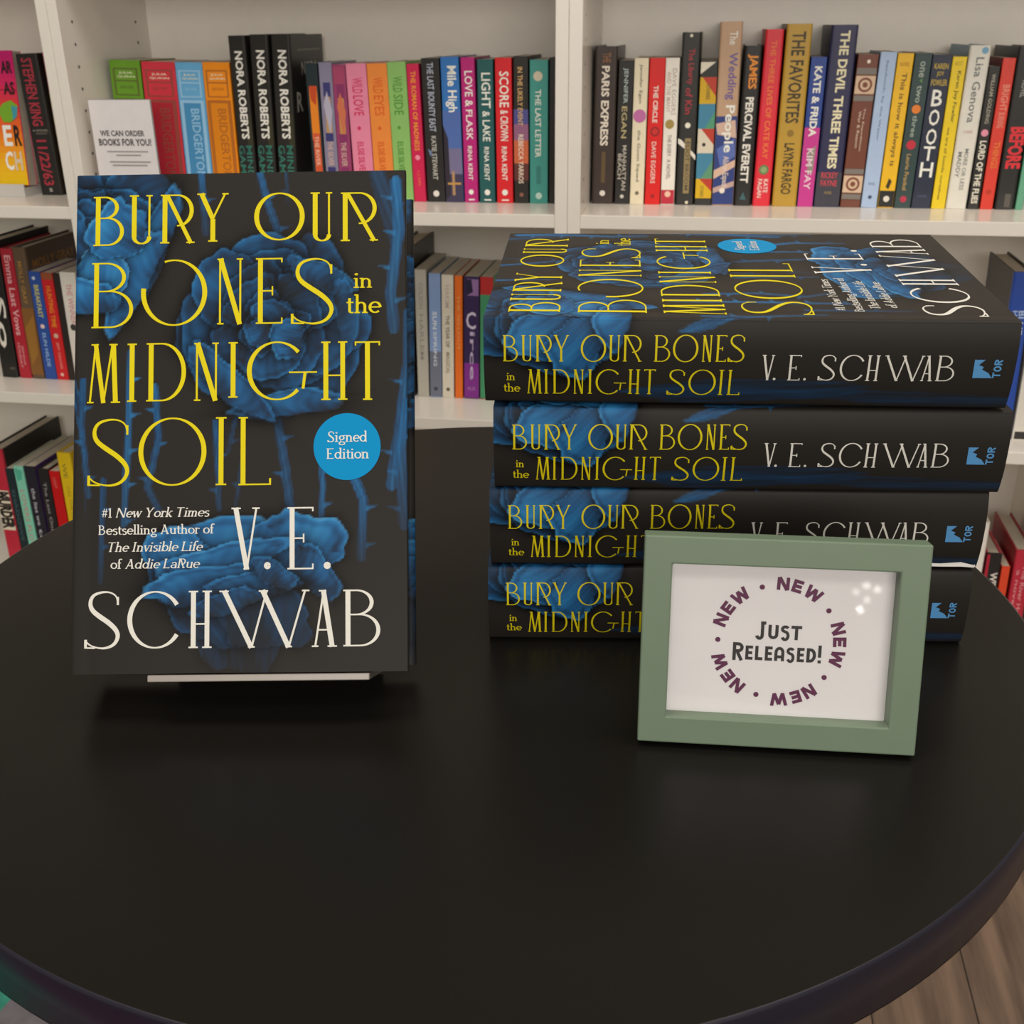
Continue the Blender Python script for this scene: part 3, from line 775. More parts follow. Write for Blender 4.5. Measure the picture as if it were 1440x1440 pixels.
# stand in its own frame: x along the book's width, y up the book, z backwards
st = thing('book_stand', 'small pale acrylic stand holding up the standing hardcover at the left', 'stand')
ms = Matrix.Identity(4)
for i, v in enumerate((ee, uu, bk)):
    for k in range(3):
        ms[k][i] = v[k]
ms.translation = po
st.matrix_world = ms
ACR = mat((.31, .275, .25), rough=.25, spec=.5, noise=0, name='pale_acrylic')
d_ = BT * KS
mb = MB(); mb.box(.036, .137, -.0036, -.0006, -.0022, d_ + .0056, ACR); mb.build('ledge', st, bevel=.0004)
mb = MB(); mb.box(.036, .137, -.0006, .115, d_ + .0030, d_ + .0056, ACR); mb.build('back_plate', st, bevel=.0004)
inv = ms.inverted()
mb = MB()
top = Vector((0, .112, d_ + .0057)); tw = ms @ (top + Vector((.0865, 0, 0)))
foot_w = Vector((tw.x, tw.y + .055, .0)) ; fl = inv @ foot_w
mb.prism([(top.y, top.z), (top.y - .004, top.z), (fl.y - .0, fl.z - .003), (fl.y, fl.z)], .060, .113, ACR, 'x'); mb.build('prop_leg', st)

# ------------------------------------------------------------------ green photo frame sign
KF = .991
fyaw, flean = math.radians(-6.542), math.radians(12.653)
e1 = Vector((math.cos(fyaw), math.sin(fyaw), 0)); n1 = Vector((-math.sin(fyaw), math.cos(fyaw), 0))
u1 = zz * math.cos(flean) + n1 * math.sin(flean); b1 = n1 * math.cos(flean) - zz * math.sin(flean)
fo = Vector((0, 0, CAM_H)) + (Vector((.05471, .40724, 0)) - Vector((0, 0, CAM_H))) * KF
mf = Matrix.Identity(4)
for i, v in enumerate((e1, u1, b1)):
    for k in range(3):
        mf[k][i] = v[k]
mf.translation = fo
fr = thing('picture_frame', 'sage green picture frame with a just released notice, leaning in front of the book stack', 'frame'); fr.matrix_world = mf
FW, FH, FT, FB = .1202 * KF, .0942 * KF, .0107, .0122
GRN = mat((.158, .216, .148), rough=.42, spec=.4, gain=1.0, noise=.02, name='sage_green_paint')
mb = MB(); o4 = [(0, 0), (FW, 0), (FW, FH), (0, FH)]; i4 = [(FB, FB), (FW - FB, FB), (FW - FB, FH - FB), (FB, FH - FB)]
vv = [(x, y, 0) for x, y in o4] + [(x, y, 0) for x, y in i4] + [(x, y, FT) for x, y in o4] + [(x, y, FT) for x, y in i4]
ff = []
for i in range(4):
    j = (i + 1) % 4
    ff += [(i, j, 4 + j, 4 + i), (8 + j, 8 + i, 12 + i, 12 + j), (j, i, 8 + i, 8 + j), (4 + i, 4 + j, 12 + j, 12 + i)]
mb.add(vv, ff, GRN); mb.build('frame_moulding', fr, bevel=.0007)
PAPER = mat((.80, .77, .785), rough=.6, noise=.015, name='notice_paper'); PLUM = mat('#5c1a47', rough=.5, noise=0, name='plum_ink'); INK = mat((.022, .018, .018), rough=.5, noise=0, name='black_ink')
mb = MB(); PZ = .0080
mb.add([(x, y, PZ) for x, y in ((FB - .001, FB - .001), (FW - FB + .001, FB - .001), (FW - FB + .001, FH - FB + .001), (FB - .001, FH - FB + .001))], [(0, 1, 2, 3)], PAPER)
CXF, CYF = 61.3, 47.6


def put_sign(Vv, F, m): mb.add([(v_[0] / 1000 * FW / .1232, v_[1] / 1000 * FW / .1232, PZ - .00012 - (v_[2] * 6e-6 if len(v_) > 2 else 0)) for v_ in Vv], F, m)


for c_ in (72, 0, -72, -144, 144):
    for ch, da in (('N', 16.0), ('E', 2.6), ('W', -13.8)):
        a = math.radians(c_ + da); w_ = {'N': 5.5, 'E': 4.5, 'W': 7.9}[ch]; h_ = 5.9; r_ = 24.3
        Vv, F = strokes_geo(mono(ch, w_, h_, 1.55)); Vv = xf(Vv, 1, 1, -w_ / 2, r_)
        put_sign(xf(Vv, 1, 1, CXF, CYF, a - PI / 2), F, PLUM)
for a in (108, 36, -36, -108, 180):
    q = math.radians(a); put_sign(np.array([(CXF + 26.6 * math.cos(q) + 1.2 * math.cos(t_ * PI / 8), CYF + 26.6 * math.sin(q) + 1.2 * math.sin(t_ * PI / 8)) for t_ in range(16)]), [tuple(range(16))], PLUM)
for ch, x0, x1, y0, y1, w_ in (('J', 51.2, 55.8, 48.3, 57.0, 1.35), ('U', 56.9, 61.4, 48.9, 55.6, 1.3), ('S', 62.4, 66.4, 48.9, 55.6, 1.25), ('T', 67.0, 71.7, 48.9, 55.6, 1.3),
                               ('R', 41.6, 46.4, 38.2, 46.7, 1.35), ('E', 47.3, 50.6, 38.7, 45.4, 1.25), ('L', 51.6, 55.0, 38.7, 45.4, 1.3), ('E', 56.0, 59.3, 38.7, 45.4, 1.25), ('A', 60.2, 64.6, 38.7, 45.4, 1.25), ('S', 65.5, 69.2, 38.7, 45.4, 1.2), ('E', 70.2, 73.4, 38.7, 45.4, 1.25), ('D', 74.4, 78.6, 38.7, 45.4, 1.3), ('!', 79.4, 80.9, 38.5, 46.9, 1.3)):
    Vv, F = strokes_geo(mono(ch, x1 - x0, y1 - y0, w_ * 1.1)); put_sign(xf(Vv, 1, 1, x0, y0), F, INK)
mb.build('notice_print', fr, recalc=False)
gm = bpy.data.materials.new('clear_glass'); gm.use_nodes = True; nt = gm.node_tree
for n_ in list(nt.nodes):
    nt.nodes.remove(n_)
out = nt.nodes.new('ShaderNodeOutputMaterial'); tr = nt.nodes.new('ShaderNodeBsdfTransparent'); gl = nt.nodes.new('ShaderNodeBsdfGlossy'); gl.inputs['Roughness'].default_value = .03; fz = nt.nodes.new('ShaderNodeFresnel'); fz.inputs[0].default_value = 1.5; mxs = nt.nodes.new('ShaderNodeMixShader')
gb = nt.nodes.new('ShaderNodeNewGeometry'); sb = nt.nodes.new('ShaderNodeMath'); sb.operation = 'SUBTRACT'; sb.inputs[0].default_value = 1; ml = nt.nodes.new('ShaderNodeMath'); ml.operation = 'MULTIPLY'
nt.links.new(gb.outputs['Backfacing'], sb.inputs[1]); nt.links.new(fz.outputs[0], ml.inputs[0]); nt.links.new(sb.outputs[0], ml.inputs[1]); nt.links.new(ml.outputs[0], mxs.inputs[0]); nt.links.new(tr.outputs[0], mxs.inputs[1]); nt.links.new(gl.outputs[0], mxs.inputs[2]); nt.links.new(mxs.outputs[0], out.inputs[0])
mb = MB(); mb.box(FB - .0008, FW - FB + .0008, FB - .0008, FH - FB + .0008, .0062, .0074, gm); mb.build('glass_pane', fr)
mb = MB(); mb.box(.004, FW - .004, .004, FH - .004, PZ + .0004, FT - .0004, mat((.05, .045, .04), rough=.8, name='backing_board')); bb = mb.build('back_board', fr)
ft = mf.inverted() @ Vector((mf @ Vector((FW / 2, FH * .7, FT)) + n1 * .036)); ft = mf.inverted() @ Vector(((mf @ ft).x, (mf @ ft).y, .0008))
mb = MB(); mb.prism([(FH * .78, FT), (FH * .74, FT), (ft.y, ft.z - .002), (ft.y, ft.z)], FW / 2 - .013, FW / 2 + .013, BLK, 'x'); mb.build('easel_leg', fr)

# ------------------------------------------------------------------ the books on the shelves
LIFT = .00012


def book(name, s, w, h, tilt, dd, zb, spine, cover, label, deco=(), kind='p', depth=.135, group=None, pages=PAGES, side=()):
    """one shelved book. s, w, h, dd in mm along the bookcase front; tilt in degrees; deco is printed on the spine
    ('t', text, across0, across1, down0, down1, colour) runs down the spine; 'h' level text; 'r' block; 'c' disc; 'p' polygon"""
    w /= 1000; h /= 1000; s /= 1000; dd /= 1000
    t = thing(name, label, 'book', group)
    rz = Matrix.Rotation(PSI, 4, 'Z'); ti = math.radians(tilt)
    lift = max(0, w * math.sin(-ti)) if ti < 0 else 0
    lift = w * math.sin(ti) if ti > 0 else 0
    mloc = Matrix.Translation((s, dd, zb + lift + .0002)) @ Matrix.Rotation(ti, 4, 'Y')
    t.matrix_world = Matrix.Translation(SHELF_O) @ rz @ mloc
    if ti < 0:
        t.matrix_world = Matrix.Translation(SHELF_O) @ rz @ Matrix.Translation((s, dd, zb + .0002 - 0)) @ Matrix.Rotation(ti, 4, 'Y')
    ct = .0028 if kind == 'h' else .0007; st_ = .003 if kind == 'h' else .0010; r = min(w * .22, .0035 if kind == 'h' else .0012)
    sm = mat(spine, rough=.38, gain=GAIN, noise=.03); cm = mat(cover, rough=.38, gain=GAIN, noise=.03)
    mb = MB()
    arc = []
    for i in range(5):
        a = PI / 2 * i / 4; arc.append((r - r * math.cos(a), r - r * math.sin(a)))
    left = [(x, y) for x, y in arc]; right = [(w - x, y) for x, y in arc][::-1]
    poly = left + right + [(w, st_ + r), (w - ct, st_ + r), (ct, st_ + r), (0, st_ + r)]
    mb.prism(poly, 0, h, sm)
    mb.box(0, ct, st_ + r, depth, 0, h, cm); mb.box(w - ct, w, st_ + r, depth, 0, h, cm)
    lay = [LIFT]

    def put(P, F, c):
        mb.add([(x * w, -lay[0], h * (1 - y)) for x, y in P], F, mat(c, rough=.45, gain=GAIN, noise=0)); lay[0] += .00007
    for d in deco:
        k = d[0]
        if k == 't':
            _, tx, c0, c1, a0, a1, col = d[:7]; V, F, asp = text_geo(tx, d[7] if len(d) > 7 else .012)
            put([(c0 + v[1] * (c1 - c0), a0 + v[0] * (a1 - a0)) for v in V], F, col)
        elif k == 'h':
            _, tx, c0, c1, a0, a1, col = d[:7]; V, F, asp = text_geo(tx, .012)
            put([(c0 + v[0] * (c1 - c0), a1 - v[1] * (a1 - a0)) for v in V], F, col)
        elif k == 'r':
            _, c0, c1, a0, a1, col = d; put([(c0, a0), (c1, a0), (c1, a1), (c0, a1)], [(0, 1, 2, 3)], col)
        elif k == 'c':
            _, cx, cy, rr, col = d; put([(cx + rr * math.cos(i * PI / 10), cy + rr * w / h * math.sin(i * PI / 10)) for i in range(20)], [tuple(range(20))], col)
        elif k == 'p':
            _, pts, col = d; put(pts, [tuple(range(len(pts)))], col)
    for d in side:                                              # printing on the right-hand cover
        if d[0] == 'r': P = [(d[1], d[3]), (d[2], d[3]), (d[2], d[4]), (d[1], d[4])]; F = [(0, 1, 2, 3)]
        else:
            V, F, asp = text_geo(d[1], .02); P = [(d[2] + v[0] * (d[3] - d[2]), d[5] - v[1] * (d[5] - d[4])) for v in V]
        mb.add([(w + LIFT, x * depth, h * (1 - y)) for x, y in P], F, mat(d[-1], rough=.45, gain=GAIN, noise=0))
    c_ = mb.build('cover', t, recalc=True)
    ov = .003 if kind == 'h' else .0004
    mb = MB(); mb.box(ct + .0001, w - ct - .0001, st_ + r + .0002, depth - ov, ov, h - ov - .0002, pages); mb.build('page_block', t)
    return t


GAIN = 1.22
W_, K_ = '#e6e1d8', '#1c1a1a'


def slip(c, edge, dark, txt):
    return [('r', .10, .90, .055, .25, edge), ('r', .16, .84, .065, .24, c), ('r', .10, .90, .14, .15, edge), ('h', txt[0], .28, .74, .08, .10, '#d8d4b8'), ('h', txt[1], .22, .80, .108, .125, '#d8d4b8'), ('h', txt[2], .30, .72, .18, .20, edge),
            ('r', .06, .94, .27, .97, edge), ('r', .18, .82, .29, .95, dark), ('t', txt[3], .42, .74, .33, .85, edge)]


def wild(dk, t2):
    return [('t', 'WILD', .25, .75, .10, .21, dk), ('t', t2, .25, .75, .225, .37, dk), ('c', .45, .46, .09, dk), ('t', 'ELSIE', .3, .62, .56, .66, dk), ('t', 'SILVER', .3, .62, .67, .80, dk)]


def hockey(a, b, c):
    return [('t', a, .25, .82, .09, .33, W_), ('t', b, .28, .76, .35, .56, W_), ('t', c, .34, .66, .60, .84, W_), ('c', .5, .925, .18, W_), ('r', .3, .75, .975, .985, W_)]


def multi(base, a, b, c):
    return [('r', .1, .9, .02, .14, base), ('r', .25, .8, .14, .26, a), ('r', .3, .75, .24, .50, b), ('p', [(.2, .3), (.5, .2), (.85, .34), (.6, .52)], c), ('r', .2, .8, .50, .56, a), ('t', 'THE SILVER', .3, .7, .56, .74, '#c9a9a0'), ('r', .2, .8, .75, .81, a), ('c', .5, .86, .22, '#c9a227'), ('r', .1, .9, .92, .98, base)]


def trio(k):
    return [('p', [(.6, .55), (.95, .45), (.98, .66), (.7, .68)], '#33311f'), ('t', 'NORA ROBERTS', .32, .78, .09, .62, '#d9d6cf', .03), ('t', 'MIND', .52, .86, .66, .87, '#2f6f62'), ('t', 'GAMES', .08, .42, .66, .92, '#2f6f62')]


GM = 'books on the middle upper shelf'; GR = 'books on the right upper shelf'; GN = 'books on the middle second shelf'; GL = 'books on the left second shelf'; G3 = 'books on the left low shelf'; GQ = 'books on the right low shelf'
PB, HB = 'paperback_book', 'hardcover_book'
E_ = [
 # name, s, w, h, tilt, spine, cover, kind, depth, label, deco
 (PB, -687.0, 53.9, 217, 1.42, '#5f8f23', '#4f7c1e', 'p', .13, 'green patterned thick paperback standing behind the white notice on the upper shelf', slip('#5f8f23', '#56602a', '#4d7d1e', ('JULIA', 'QUINN', 'BOX ONE', 'BRIDGERTON'))),
 (PB, -630.8, 58.2, 214, 1.42, '#c2303f', '#a82a38', 'p', .13, 'red patterned thick paperback between the green one and the sky blue one', slip('#c2303f', '#8d4038', '#a42231', ('JULIA', 'QUINN', 'BOX TWO', 'BRIDGERTON'))),
 (PB, -571.4, 47.0, 213, 1.10, '#5f9fca', '#4a86b0', 'p', .13, 'sky blue patterned thick paperback between the red and the orange ones', slip('#5f9fca', '#8cb8d8', '#4284b2', ('JULIA', 'QUINN', 'BOX THREE', 'BRIDGERTON'))),
 (PB, -523.2, 46.4, 213, 0.80, '#dd8413', '#c67a14', 'p', .13, 'orange patterned thick paperback beside the first tall black book', slip('#dd8413', '#a85f1e', '#cf7c10', ('JULIA', 'QUINN', 'BOX FOUR', 'BRIDGERTON'))),
 (HB, -475.1, 28.8, 252, 0.81, '#23211f', '#201e1d', 'h', .155, 'first of three matching tall black books, right of the orange patterned paperback', trio(0)),
 (HB, -443.4, 31.0, 253, 1.82, '#23211f', '#201e1d', 'h', .155, 'middle one of three matching tall black books with white and teal lettering', trio(1)),
 (HB, -408.6, 32.0, 253, 2.09, '#23211f', '#201e1d', 'h', .155, 'third of three matching tall black books, its black front cover showing to the right', trio(2), [('r', .2, .9, .085, .095, '#6d6a64'), ('h', 'NORA', .3, .8, .16, .24, '#b9b5ac'), ('h', 'R', .12, .3, .34, .46, '#b9b5ac')]),
 (PB, -346.7, 19.8, 211, 0.07, '#1d2b2f', '#22373a', 'p', .13, 'dark teal paperback with an orange strip, right of the tall black books', [('r', .2, .85, .16, .55, '#d97d1e'), ('p', [(.2, .16), (.85, .16), (.7, .3), (.3, .26)], '#b8431f'), ('r', .25, .85, .5, .85, '#c4512e'), ('t', 'THE RIVER', .35, .7, .52, .74, '#e0b49a'), ('c', .5, .90, .25, '#d9a52a')]),
 (PB, -325.0, 21.6, 212, 0.25, '#7f7a92', '#7a7590', 'p', .13, 'lavender and indigo patterned paperback, left of the magenta patterned one', multi('#7f7a92', '#34336a', '#b08a5a', '#a7a3b6')),
 (PB, -302.3, 22.1, 209, 0.02, '#8e3a63', '#803158', 'p', .13, 'magenta and gold patterned paperback, left of the plain pink one', multi('#9c3f60', '#7d2d5c', '#b98349', '#c06a4a')),
 (PB, -276.4, 33.4, 210, -0.83, '#d77f9b', '#c96f8c', 'p', .13, 'plain pink paperback with darker pink lettering', wild('#c22a59', 'LOVE')),
 (PB, -241.9, 32.8, 210, -0.86, '#dd8339', '#cf7a34', 'p', .13, 'plain orange paperback with darker orange lettering, between pink and light green', wild('#cf5a1e', 'EYES')),
 (PB, -208.5, 30.6, 212, -0.95, '#83b263', '#77a45a', 'p', .13, 'plain light green paperback with green lettering, right of the plain orange one', wild('#4f8a37', 'SIDE')),
 (PB, -176.8, 19.8, 209, -1.02, '#c21f4b', '#b3204a', 'p', .13, 'crimson thin paperback with yellow lettering, next to the light green one', [('t', 'THE ROMAN OF MADNESS', .3, .7, .05, .62, '#e8952a'), ('c', .5, .67, .2, '#e58aa0'), ('t', 'L. J. SHEN', .35, .65, .77, .88, '#e06a4a')]),
 (PB, -153.7, 28.9, 217, -0.79, '#262423', '#201f1f', 'p', .14, 'black paperback with grey lettering, left of the bright blue one', [('t', 'THE LAST BOUNTY EAST', .3, .66, .03, .50, '#a9afc0'), ('t', 'KATIE STEWART', .36, .64, .53, .84, '#b9b9b0'), ('p', [(.15, .62), (.35, .64), (.3, .68)], '#6b7fa8'), ('c', .5, .94, .17, '#d8d4cc')]),
 (PB, -123.2, 28.8, 219, -0.61, '#2f6db1', '#2a5f9c', 'p', .14, 'bright blue paperback with white script above a dusk city, left of the magenta one', [('r', 0, 1, .36, .62, '#4a66a6'), ('r', 0, 1, .62, .80, '#6f6a8c'), ('r', 0, 1, .80, 1, '#3b3650'), ('p', [(0, .46), (.25, .55), (.3, .95), (0, .98)], '#2a2430'), ('r', .4, .55, .78, .95, '#a5835a'), ('r', .15, .9, .86, .875, '#b5894c'), ('t', 'Mile High', .2, .85, .06, .37, W_, .02)]),
 (PB, -92.2, 21.9, 218, -0.33, '#b02072', '#9a1d66', 'p', .13, 'magenta paperback with white lettering, between bright blue and dark teal', hockey('LOVE &', 'FLASK', 'RINA KENT')),
 (PB, -67.1, 25.0, 215, -0.10, '#1f5556', '#1c4b4c', 'p', .13, 'dark teal paperback with white lettering, left of the bright red one', hockey('LIGHT', '& LAKE', 'RINA KENT')),
 (PB, -38.8, 26.0, 217, -0.13, '#cf1e26', '#b81c24', 'p', .13, 'bright red paperback with white lettering near the right end of the middle upper shelf', hockey('SCORE', '& CROWN', 'RINA KENT')),
 (PB, -10.1, 22.8, 219, -0.05, '#25221f', '#2a2620', 'p', .14, 'black paperback with a sunset band and gold lettering, left of the teal one', [('r', 0, 1, .35, .50, '#4a4a86'), ('r', 0, 1, .45, .58, '#8c5a7a'), ('r', 0, 1, .56, .72, '#c0603c'), ('r', 0, 1, .72, .84, '#5c2f2a'), ('t', 'IN THE LIKELY EVENT', .28, .62, .07, .46, '#cfa76a'), ('t', 'REBECCA YARROS', .3, .66, .52, .86, '#e3d3c0'), ('c', .5, .94, .14, '#8a5a4a')]),
 (PB, 14.9, 28.6, 214, 0.08, '#3f8f86', '#387f78', 'p', .13, 'teal paperback with white lettering, last but one on the middle upper shelf', [('c', .45, .11, .25, '#c9bfa8'), ('t', 'THE LAST LETTER', .3, .62, .20, .67, W_), ('r', .36, .62, .73, .86, '#357a74'), ('c', .5, .945, .18, '#b5d0c8')]),
 (PB, 45.7, 11.1, 217, 0.06, '#1c1b19', '#1c1b19', 'p', .14, 'thin black paperback against the right end of the middle upper shelf', []),
]
R_ = [
 (HB, 113.5, 34.0, 232, 0.44, '#3a2f2b', '#352b28', 'h', .15, 'dark brown hardback with white lettering, first on the right upper shelf', [('t', 'THE', .35, .7, .04, .10, '#8c5f3a'), ('t', 'PARIS EXPRESS', .32, .68, .12, .62, '#e4d9cb', .03), ('r', .42, .6, .66, .86, '#5d4b30'), ('c', .5, .93, .13, '#d9d4cc')]),
 (PB, 150.4, 22.6, 212, 0.36, '#262423', '#3a2a2a', 'p', .135, 'black paperback with pale lettering, next to the dark brown hardback', [('t', 'JENNIFER', .3, .66, .05, .29, '#a7b8b4'), ('t', 'EGAN', .3, .66, .31, .53, '#b3a678'), ('t', 'MANHATTAN', .44, .72, .58, .90, '#b8b2a6'), ('t', 'BEACH', .14, .40, .64, .82, '#b8b2a6'), ('c', .5, .945, .13, '#c9c4ba')]),
 (PB, 174.6, 21.5, 215, 0.18, '#ddd3b8', '#cfc5a8', 'p', .135, 'cream paperback with a pink disc, left of the scarlet one', [('c', .5, .385, .46, '#b8679e'), ('t', 'Jennifer Egan', .36, .62, .04, .30, '#6c6657'), ('t', 'the Goon Squad', .34, .62, .48, .84, '#6c6657'), ('c', .5, .92, .14, '#6a6350')]),
 (PB, 198.2, 23.6, 215, 0.05, '#d11d1a', '#b91a18', 'p', .135, 'scarlet paperback with white lettering, between the cream and the white ones', [('t', 'THE CIRCLE', .3, .62, .18, .43, '#f0cfc6', .03), ('c', .5, .49, .3, '#8d1a1c'), ('c', .5, .49, .2, '#c02a24'), ('t', 'DAVE EGGERS', .32, .62, .56, .85, '#eec4bb'), ('c', .5, .94, .13, '#9c1717')]),
 (PB, 223.4, 20.9, 215, -0.27, '#e3ddd3', '#d9d3c9', 'p', .135, 'white paperback with a gold disc and a red foot, left of the tall charcoal book', [('t', 'DAVE EGGERS', .52, .84, .07, .38, '#b0a49c'), ('t', 'AND THE MANY', .14, .44, .09, .36, '#b9a79d'), ('c', .45, .44, .33, '#9d8748'), ('t', 'THE EVERY', .34, .62, .51, .66, '#8b8078'), ('t', 'A NOVEL', .34, .62, .68, .82, '#8b8078'), ('r', .02, .98, .895, .995, '#b52a3d'), ('c', .5, .925, .22, '#eab8a2')]),
 (HB, 247.0, 27.4, 250, -0.40, '#2b2a28', '#24231f', 'h', .155, 'tall charcoal hardback with red lettering, left of the multicoloured geometric paperback', [('c', .5, .018, .08, '#e6dcc8'), ('t', 'The Liberty', .3, .72, .09, .29, '#a33038'), ('t', 'of Kin', .3, .68, .31, .46, '#a33038'), ('c', .5, .525, .15, '#e2dccd'), ('p', [(-.0, .60), (.18, .61), (1, .70), (1, .73), (.6, .68), (0, .63)], '#ddd8cc'), ('r', .38, .72, .60, .93, '#8d7c55'), ('t', 'ELIOT BROOM', .45, .66, .62, .91, '#4a4230'), ('c', .62, .985, .09, '#d9cfb8')]),
 (PB, 276.8, 25.3, 211, -0.63, '#2a2c28', '#2a2c28', 'p', .135, 'paperback with a multicoloured geometric spine, left of the tall tan and navy one', [('p', [(.02, .01), (.9, .01), (.02, .09)], '#d9d2c0'), ('r', .02, .98, .11, .29, '#c9a11c'), ('p', [(.15, .11), (.98, .11), (.98, .24)], '#b43a2a'), ('r', .02, .98, .29, .46, '#3f7f9c'), ('p', [(.4, .46), (.98, .34), (.98, .46)], '#4f9272'), ('r', .02, .98, .46, .63, '#d3c9b4'), ('p', [(.2, .46), (.98, .46), (.98, .57)], '#b43a2a'), ('c', .4, .57, .11, '#2d2c2a'), ('r', .02, .98, .63, .81, '#3f7f9c'), ('p', [(.3, .81), (.98, .68), (.98, .81)], '#5a8f6d'), ('r', .02, .98, .81, .95, '#d0a818'), ('p', [(.2, .81), (.98, .81), (.98, .90)], '#b43a2a'), ('t', 'STORIES', .4, .62, .16, .26, '#7a6a30'), ('t', 'STORIES', .3, .5, .86, .94, '#7a6a30')]),
 (HB, 303.4, 32.8, 264, -0.71, '#b8977a', '#a88a70', 'h', .16, 'tallest book on the right upper shelf, tan above navy with looping lettering', [('r', .02, .98, .50, .995, '#2b3c78'), ('p', [(.02, .54), (.9, .52), (.98, .62), (.1, .60)], '#c9aa98'), ('p', [(.1, .68), (.9, .62), (.98, .72), (.3, .78)], '#5468a8'), ('p', [(.02, .80), (.98, .74), (.98, .78), (.02, .85)], '#cfae9a'), ('p', [(.02, .90), (.98, .86), (.98, .89), (.02, .93)], '#b89b94'), ('t', 'The', .45, .8, .05, .12, W_), ('t', 'Wedding', .35, .85, .16, .41, '#6c5a94'), ('t', 'People', .3, .85, .44, .70, W_, .02), ('t', 'Alison Espach', .35, .7, .72, .90, '#d9c9c2'), ('c', .45, .915, .13, '#e0d6ca')]),
 (HB, 337.8, 25.2, 231, 0.12, '#22201f', '#1f1d1d', 'h', .15, 'black hardback with orange and white capitals, left of the vermilion one', [('t', 'JAMES', .2, .82, .05, .26, '#dd8a2e', .03), ('t', 'PERCIVAL EVERETT', .26, .74, .31, .85, '#e2ddd4', .03), ('p', [(.3, .96), (.5, .91), (.7, .96)], '#3a5f66')]),
 (HB, 365.9, 26.4, 253, 0.20, '#d62b3a', '#c02834', 'h', .155, 'vermilion hardback with orange lettering, left of the gold one', [('t', 'THE THREE LIVES OF CATE KAY', .34, .66, .06, .72, '#e87a3a'), ('c', .5, .785, .28, '#5f7a4c'), ('c', .5, .785, .18, '#8aa06a'), ('t', 'KATE', .55, .80, .84, .92, '#f0d6cc'), ('t', 'FAGAN', .22, .47, .84, .95, '#f0d6cc')]),
 (HB, 396.0, 36.7, 260, 0.16, '#b48f33', '#3b3428', 'h', .16, 'gold hardback with dark tall lettering on the right upper shelf', [('t', 'THE FAVORITES', .24, .78, .04, .53, '#3d321c', .02), ('c', .5, .585, .14, '#8a6c28'), ('t', 'LAYNE FARGO', .3, .72, .64, .93, '#3d321c', .02)]),
 (PB, 434.4, 23.0, 215, 0.28, '#24408a', '#24408a', 'p', .135, 'short paperback, blue above and pink below, between the gold and the dark navy hardbacks', [('r', .02, .98, .46, 1, '#c0358a'), ('p', [(.35, .62), (.85, .58), (.8, .76), (.45, .78)], '#8b8478'), ('t', 'KATE & FRIDA', .28, .76, .06, .52, W_, .03), ('t', 'KIM FAY', .3, .72, .60, .88, '#e4c9d4')]),
 (HB, 459.3, 37.9, 258, 0.30, '#2b2a4c', '#2a2845', 'h', .16, 'dark navy hardback with tall cream capitals, left of the ornate brown one', [('r', .02, .98, .80, .995, '#3b3a44'), ('t', 'THE DEVIL THREE TIMES', .36, .72, .03, .78, '#ead9b5', .03), ('h', 'RICKEY', .18, .82, .80, .835, '#c8404c'), ('h', 'FAYNE', .18, .82, .845, .88, '#c8404c'), ('h', 'A NOVEL', .36, .66, .91, .925, '#a08a50')]),
 (PB, 499.0, 29.3, 218, 0.82, '#6d3c2c', '#6d3c2c', 'p', .135, 'brown paperback with ornamental bands, right of the dark navy hardback', [('c', .55, .045, .09, '#e3d8c6'), ('r', .02, .98, .085, .125, '#77706a'), ('r', .02, .98, .135, .25, '#cbb096'), ('c', .5, .192, .35, '#7a4632'), ('c', .5, .192, .24, '#cbb096'), ('c', .5, .192, .13, '#7a4632'), ('r', .02, .98, .26, .295, '#77706a'), ('t', 'The Expedition', .56, .68, .34, .62, '#cbb29c'), ('t', 'War & Reason', .36, .5, .36, .60, '#cbb29c'), ('r', .02, .98, .74, .775, '#77706a'), ('r', .02, .98, .785, .90, '#cbb096'), ('c', .5, .842, .35, '#7a4632'), ('c', .5, .842, .24, '#cbb096'), ('c', .5, .842, .13, '#7a4632'), ('r', .02, .98, .91, .945, '#77706a')]),
 (PB, 530.0, 23.1, 221, 0.95, '#a3b8d6', '#93a8c8', 'p', .135, 'pale blue paperback with small dark lettering, left of the amber one', [('t', 'Sandwich, by the Water', .38, .56, .05, .56, '#5b6c8a'), ('h', 'NOVEL', .3, .7, .83, .85, '#6d7f9c'), ('c', .5, .93, .12, '#3b4a66')]),
 (PB, 554.7, 22.5, 219, 0.92, '#e3b11d', '#cf9f1c', 'p', .135, 'amber paperback with dark script and a black foot, left of the dark green one', [('r', .02, .98, .885, .995, '#1d1c1a'), ('t', 'This is how it always is', .32, .72, .12, .72, '#5c3f1e'), ('h', 'NOVEL', .2, .8, .055, .08, '#b07b1a'), ('p', [(.35, .86), (.5, .80), (.7, .82), (.55, .875)], '#3a2a14'), ('c', .5, .94, .2, '#d8d2c6')]),
 (PB, 578.8, 24.0, 219, 0.90, '#2c4040', '#2a3c3c', 'p', .135, 'dark green paperback with fruit drawings, left of the navy one with large slab letters', [('t', 'one', .36, .66, .05, .15, '#9aa89c'), ('p', [(.45, .17), (.6, .155), (.62, .185)], '#5a8a4a'), ('t', 'two', .36, .66, .20, .31, '#9aa89c'), ('c', .5, .35, .26, '#d97a2a'), ('t', 'three', .36, .66, .39, .53, '#9aa89c'), ('c', .5, .58, .28, '#b82a3a'), ('t', 'Laurie Frankel', .34, .6, .64, .88, '#b3935a'), ('c', .5, .94, .2, '#b23048')]),
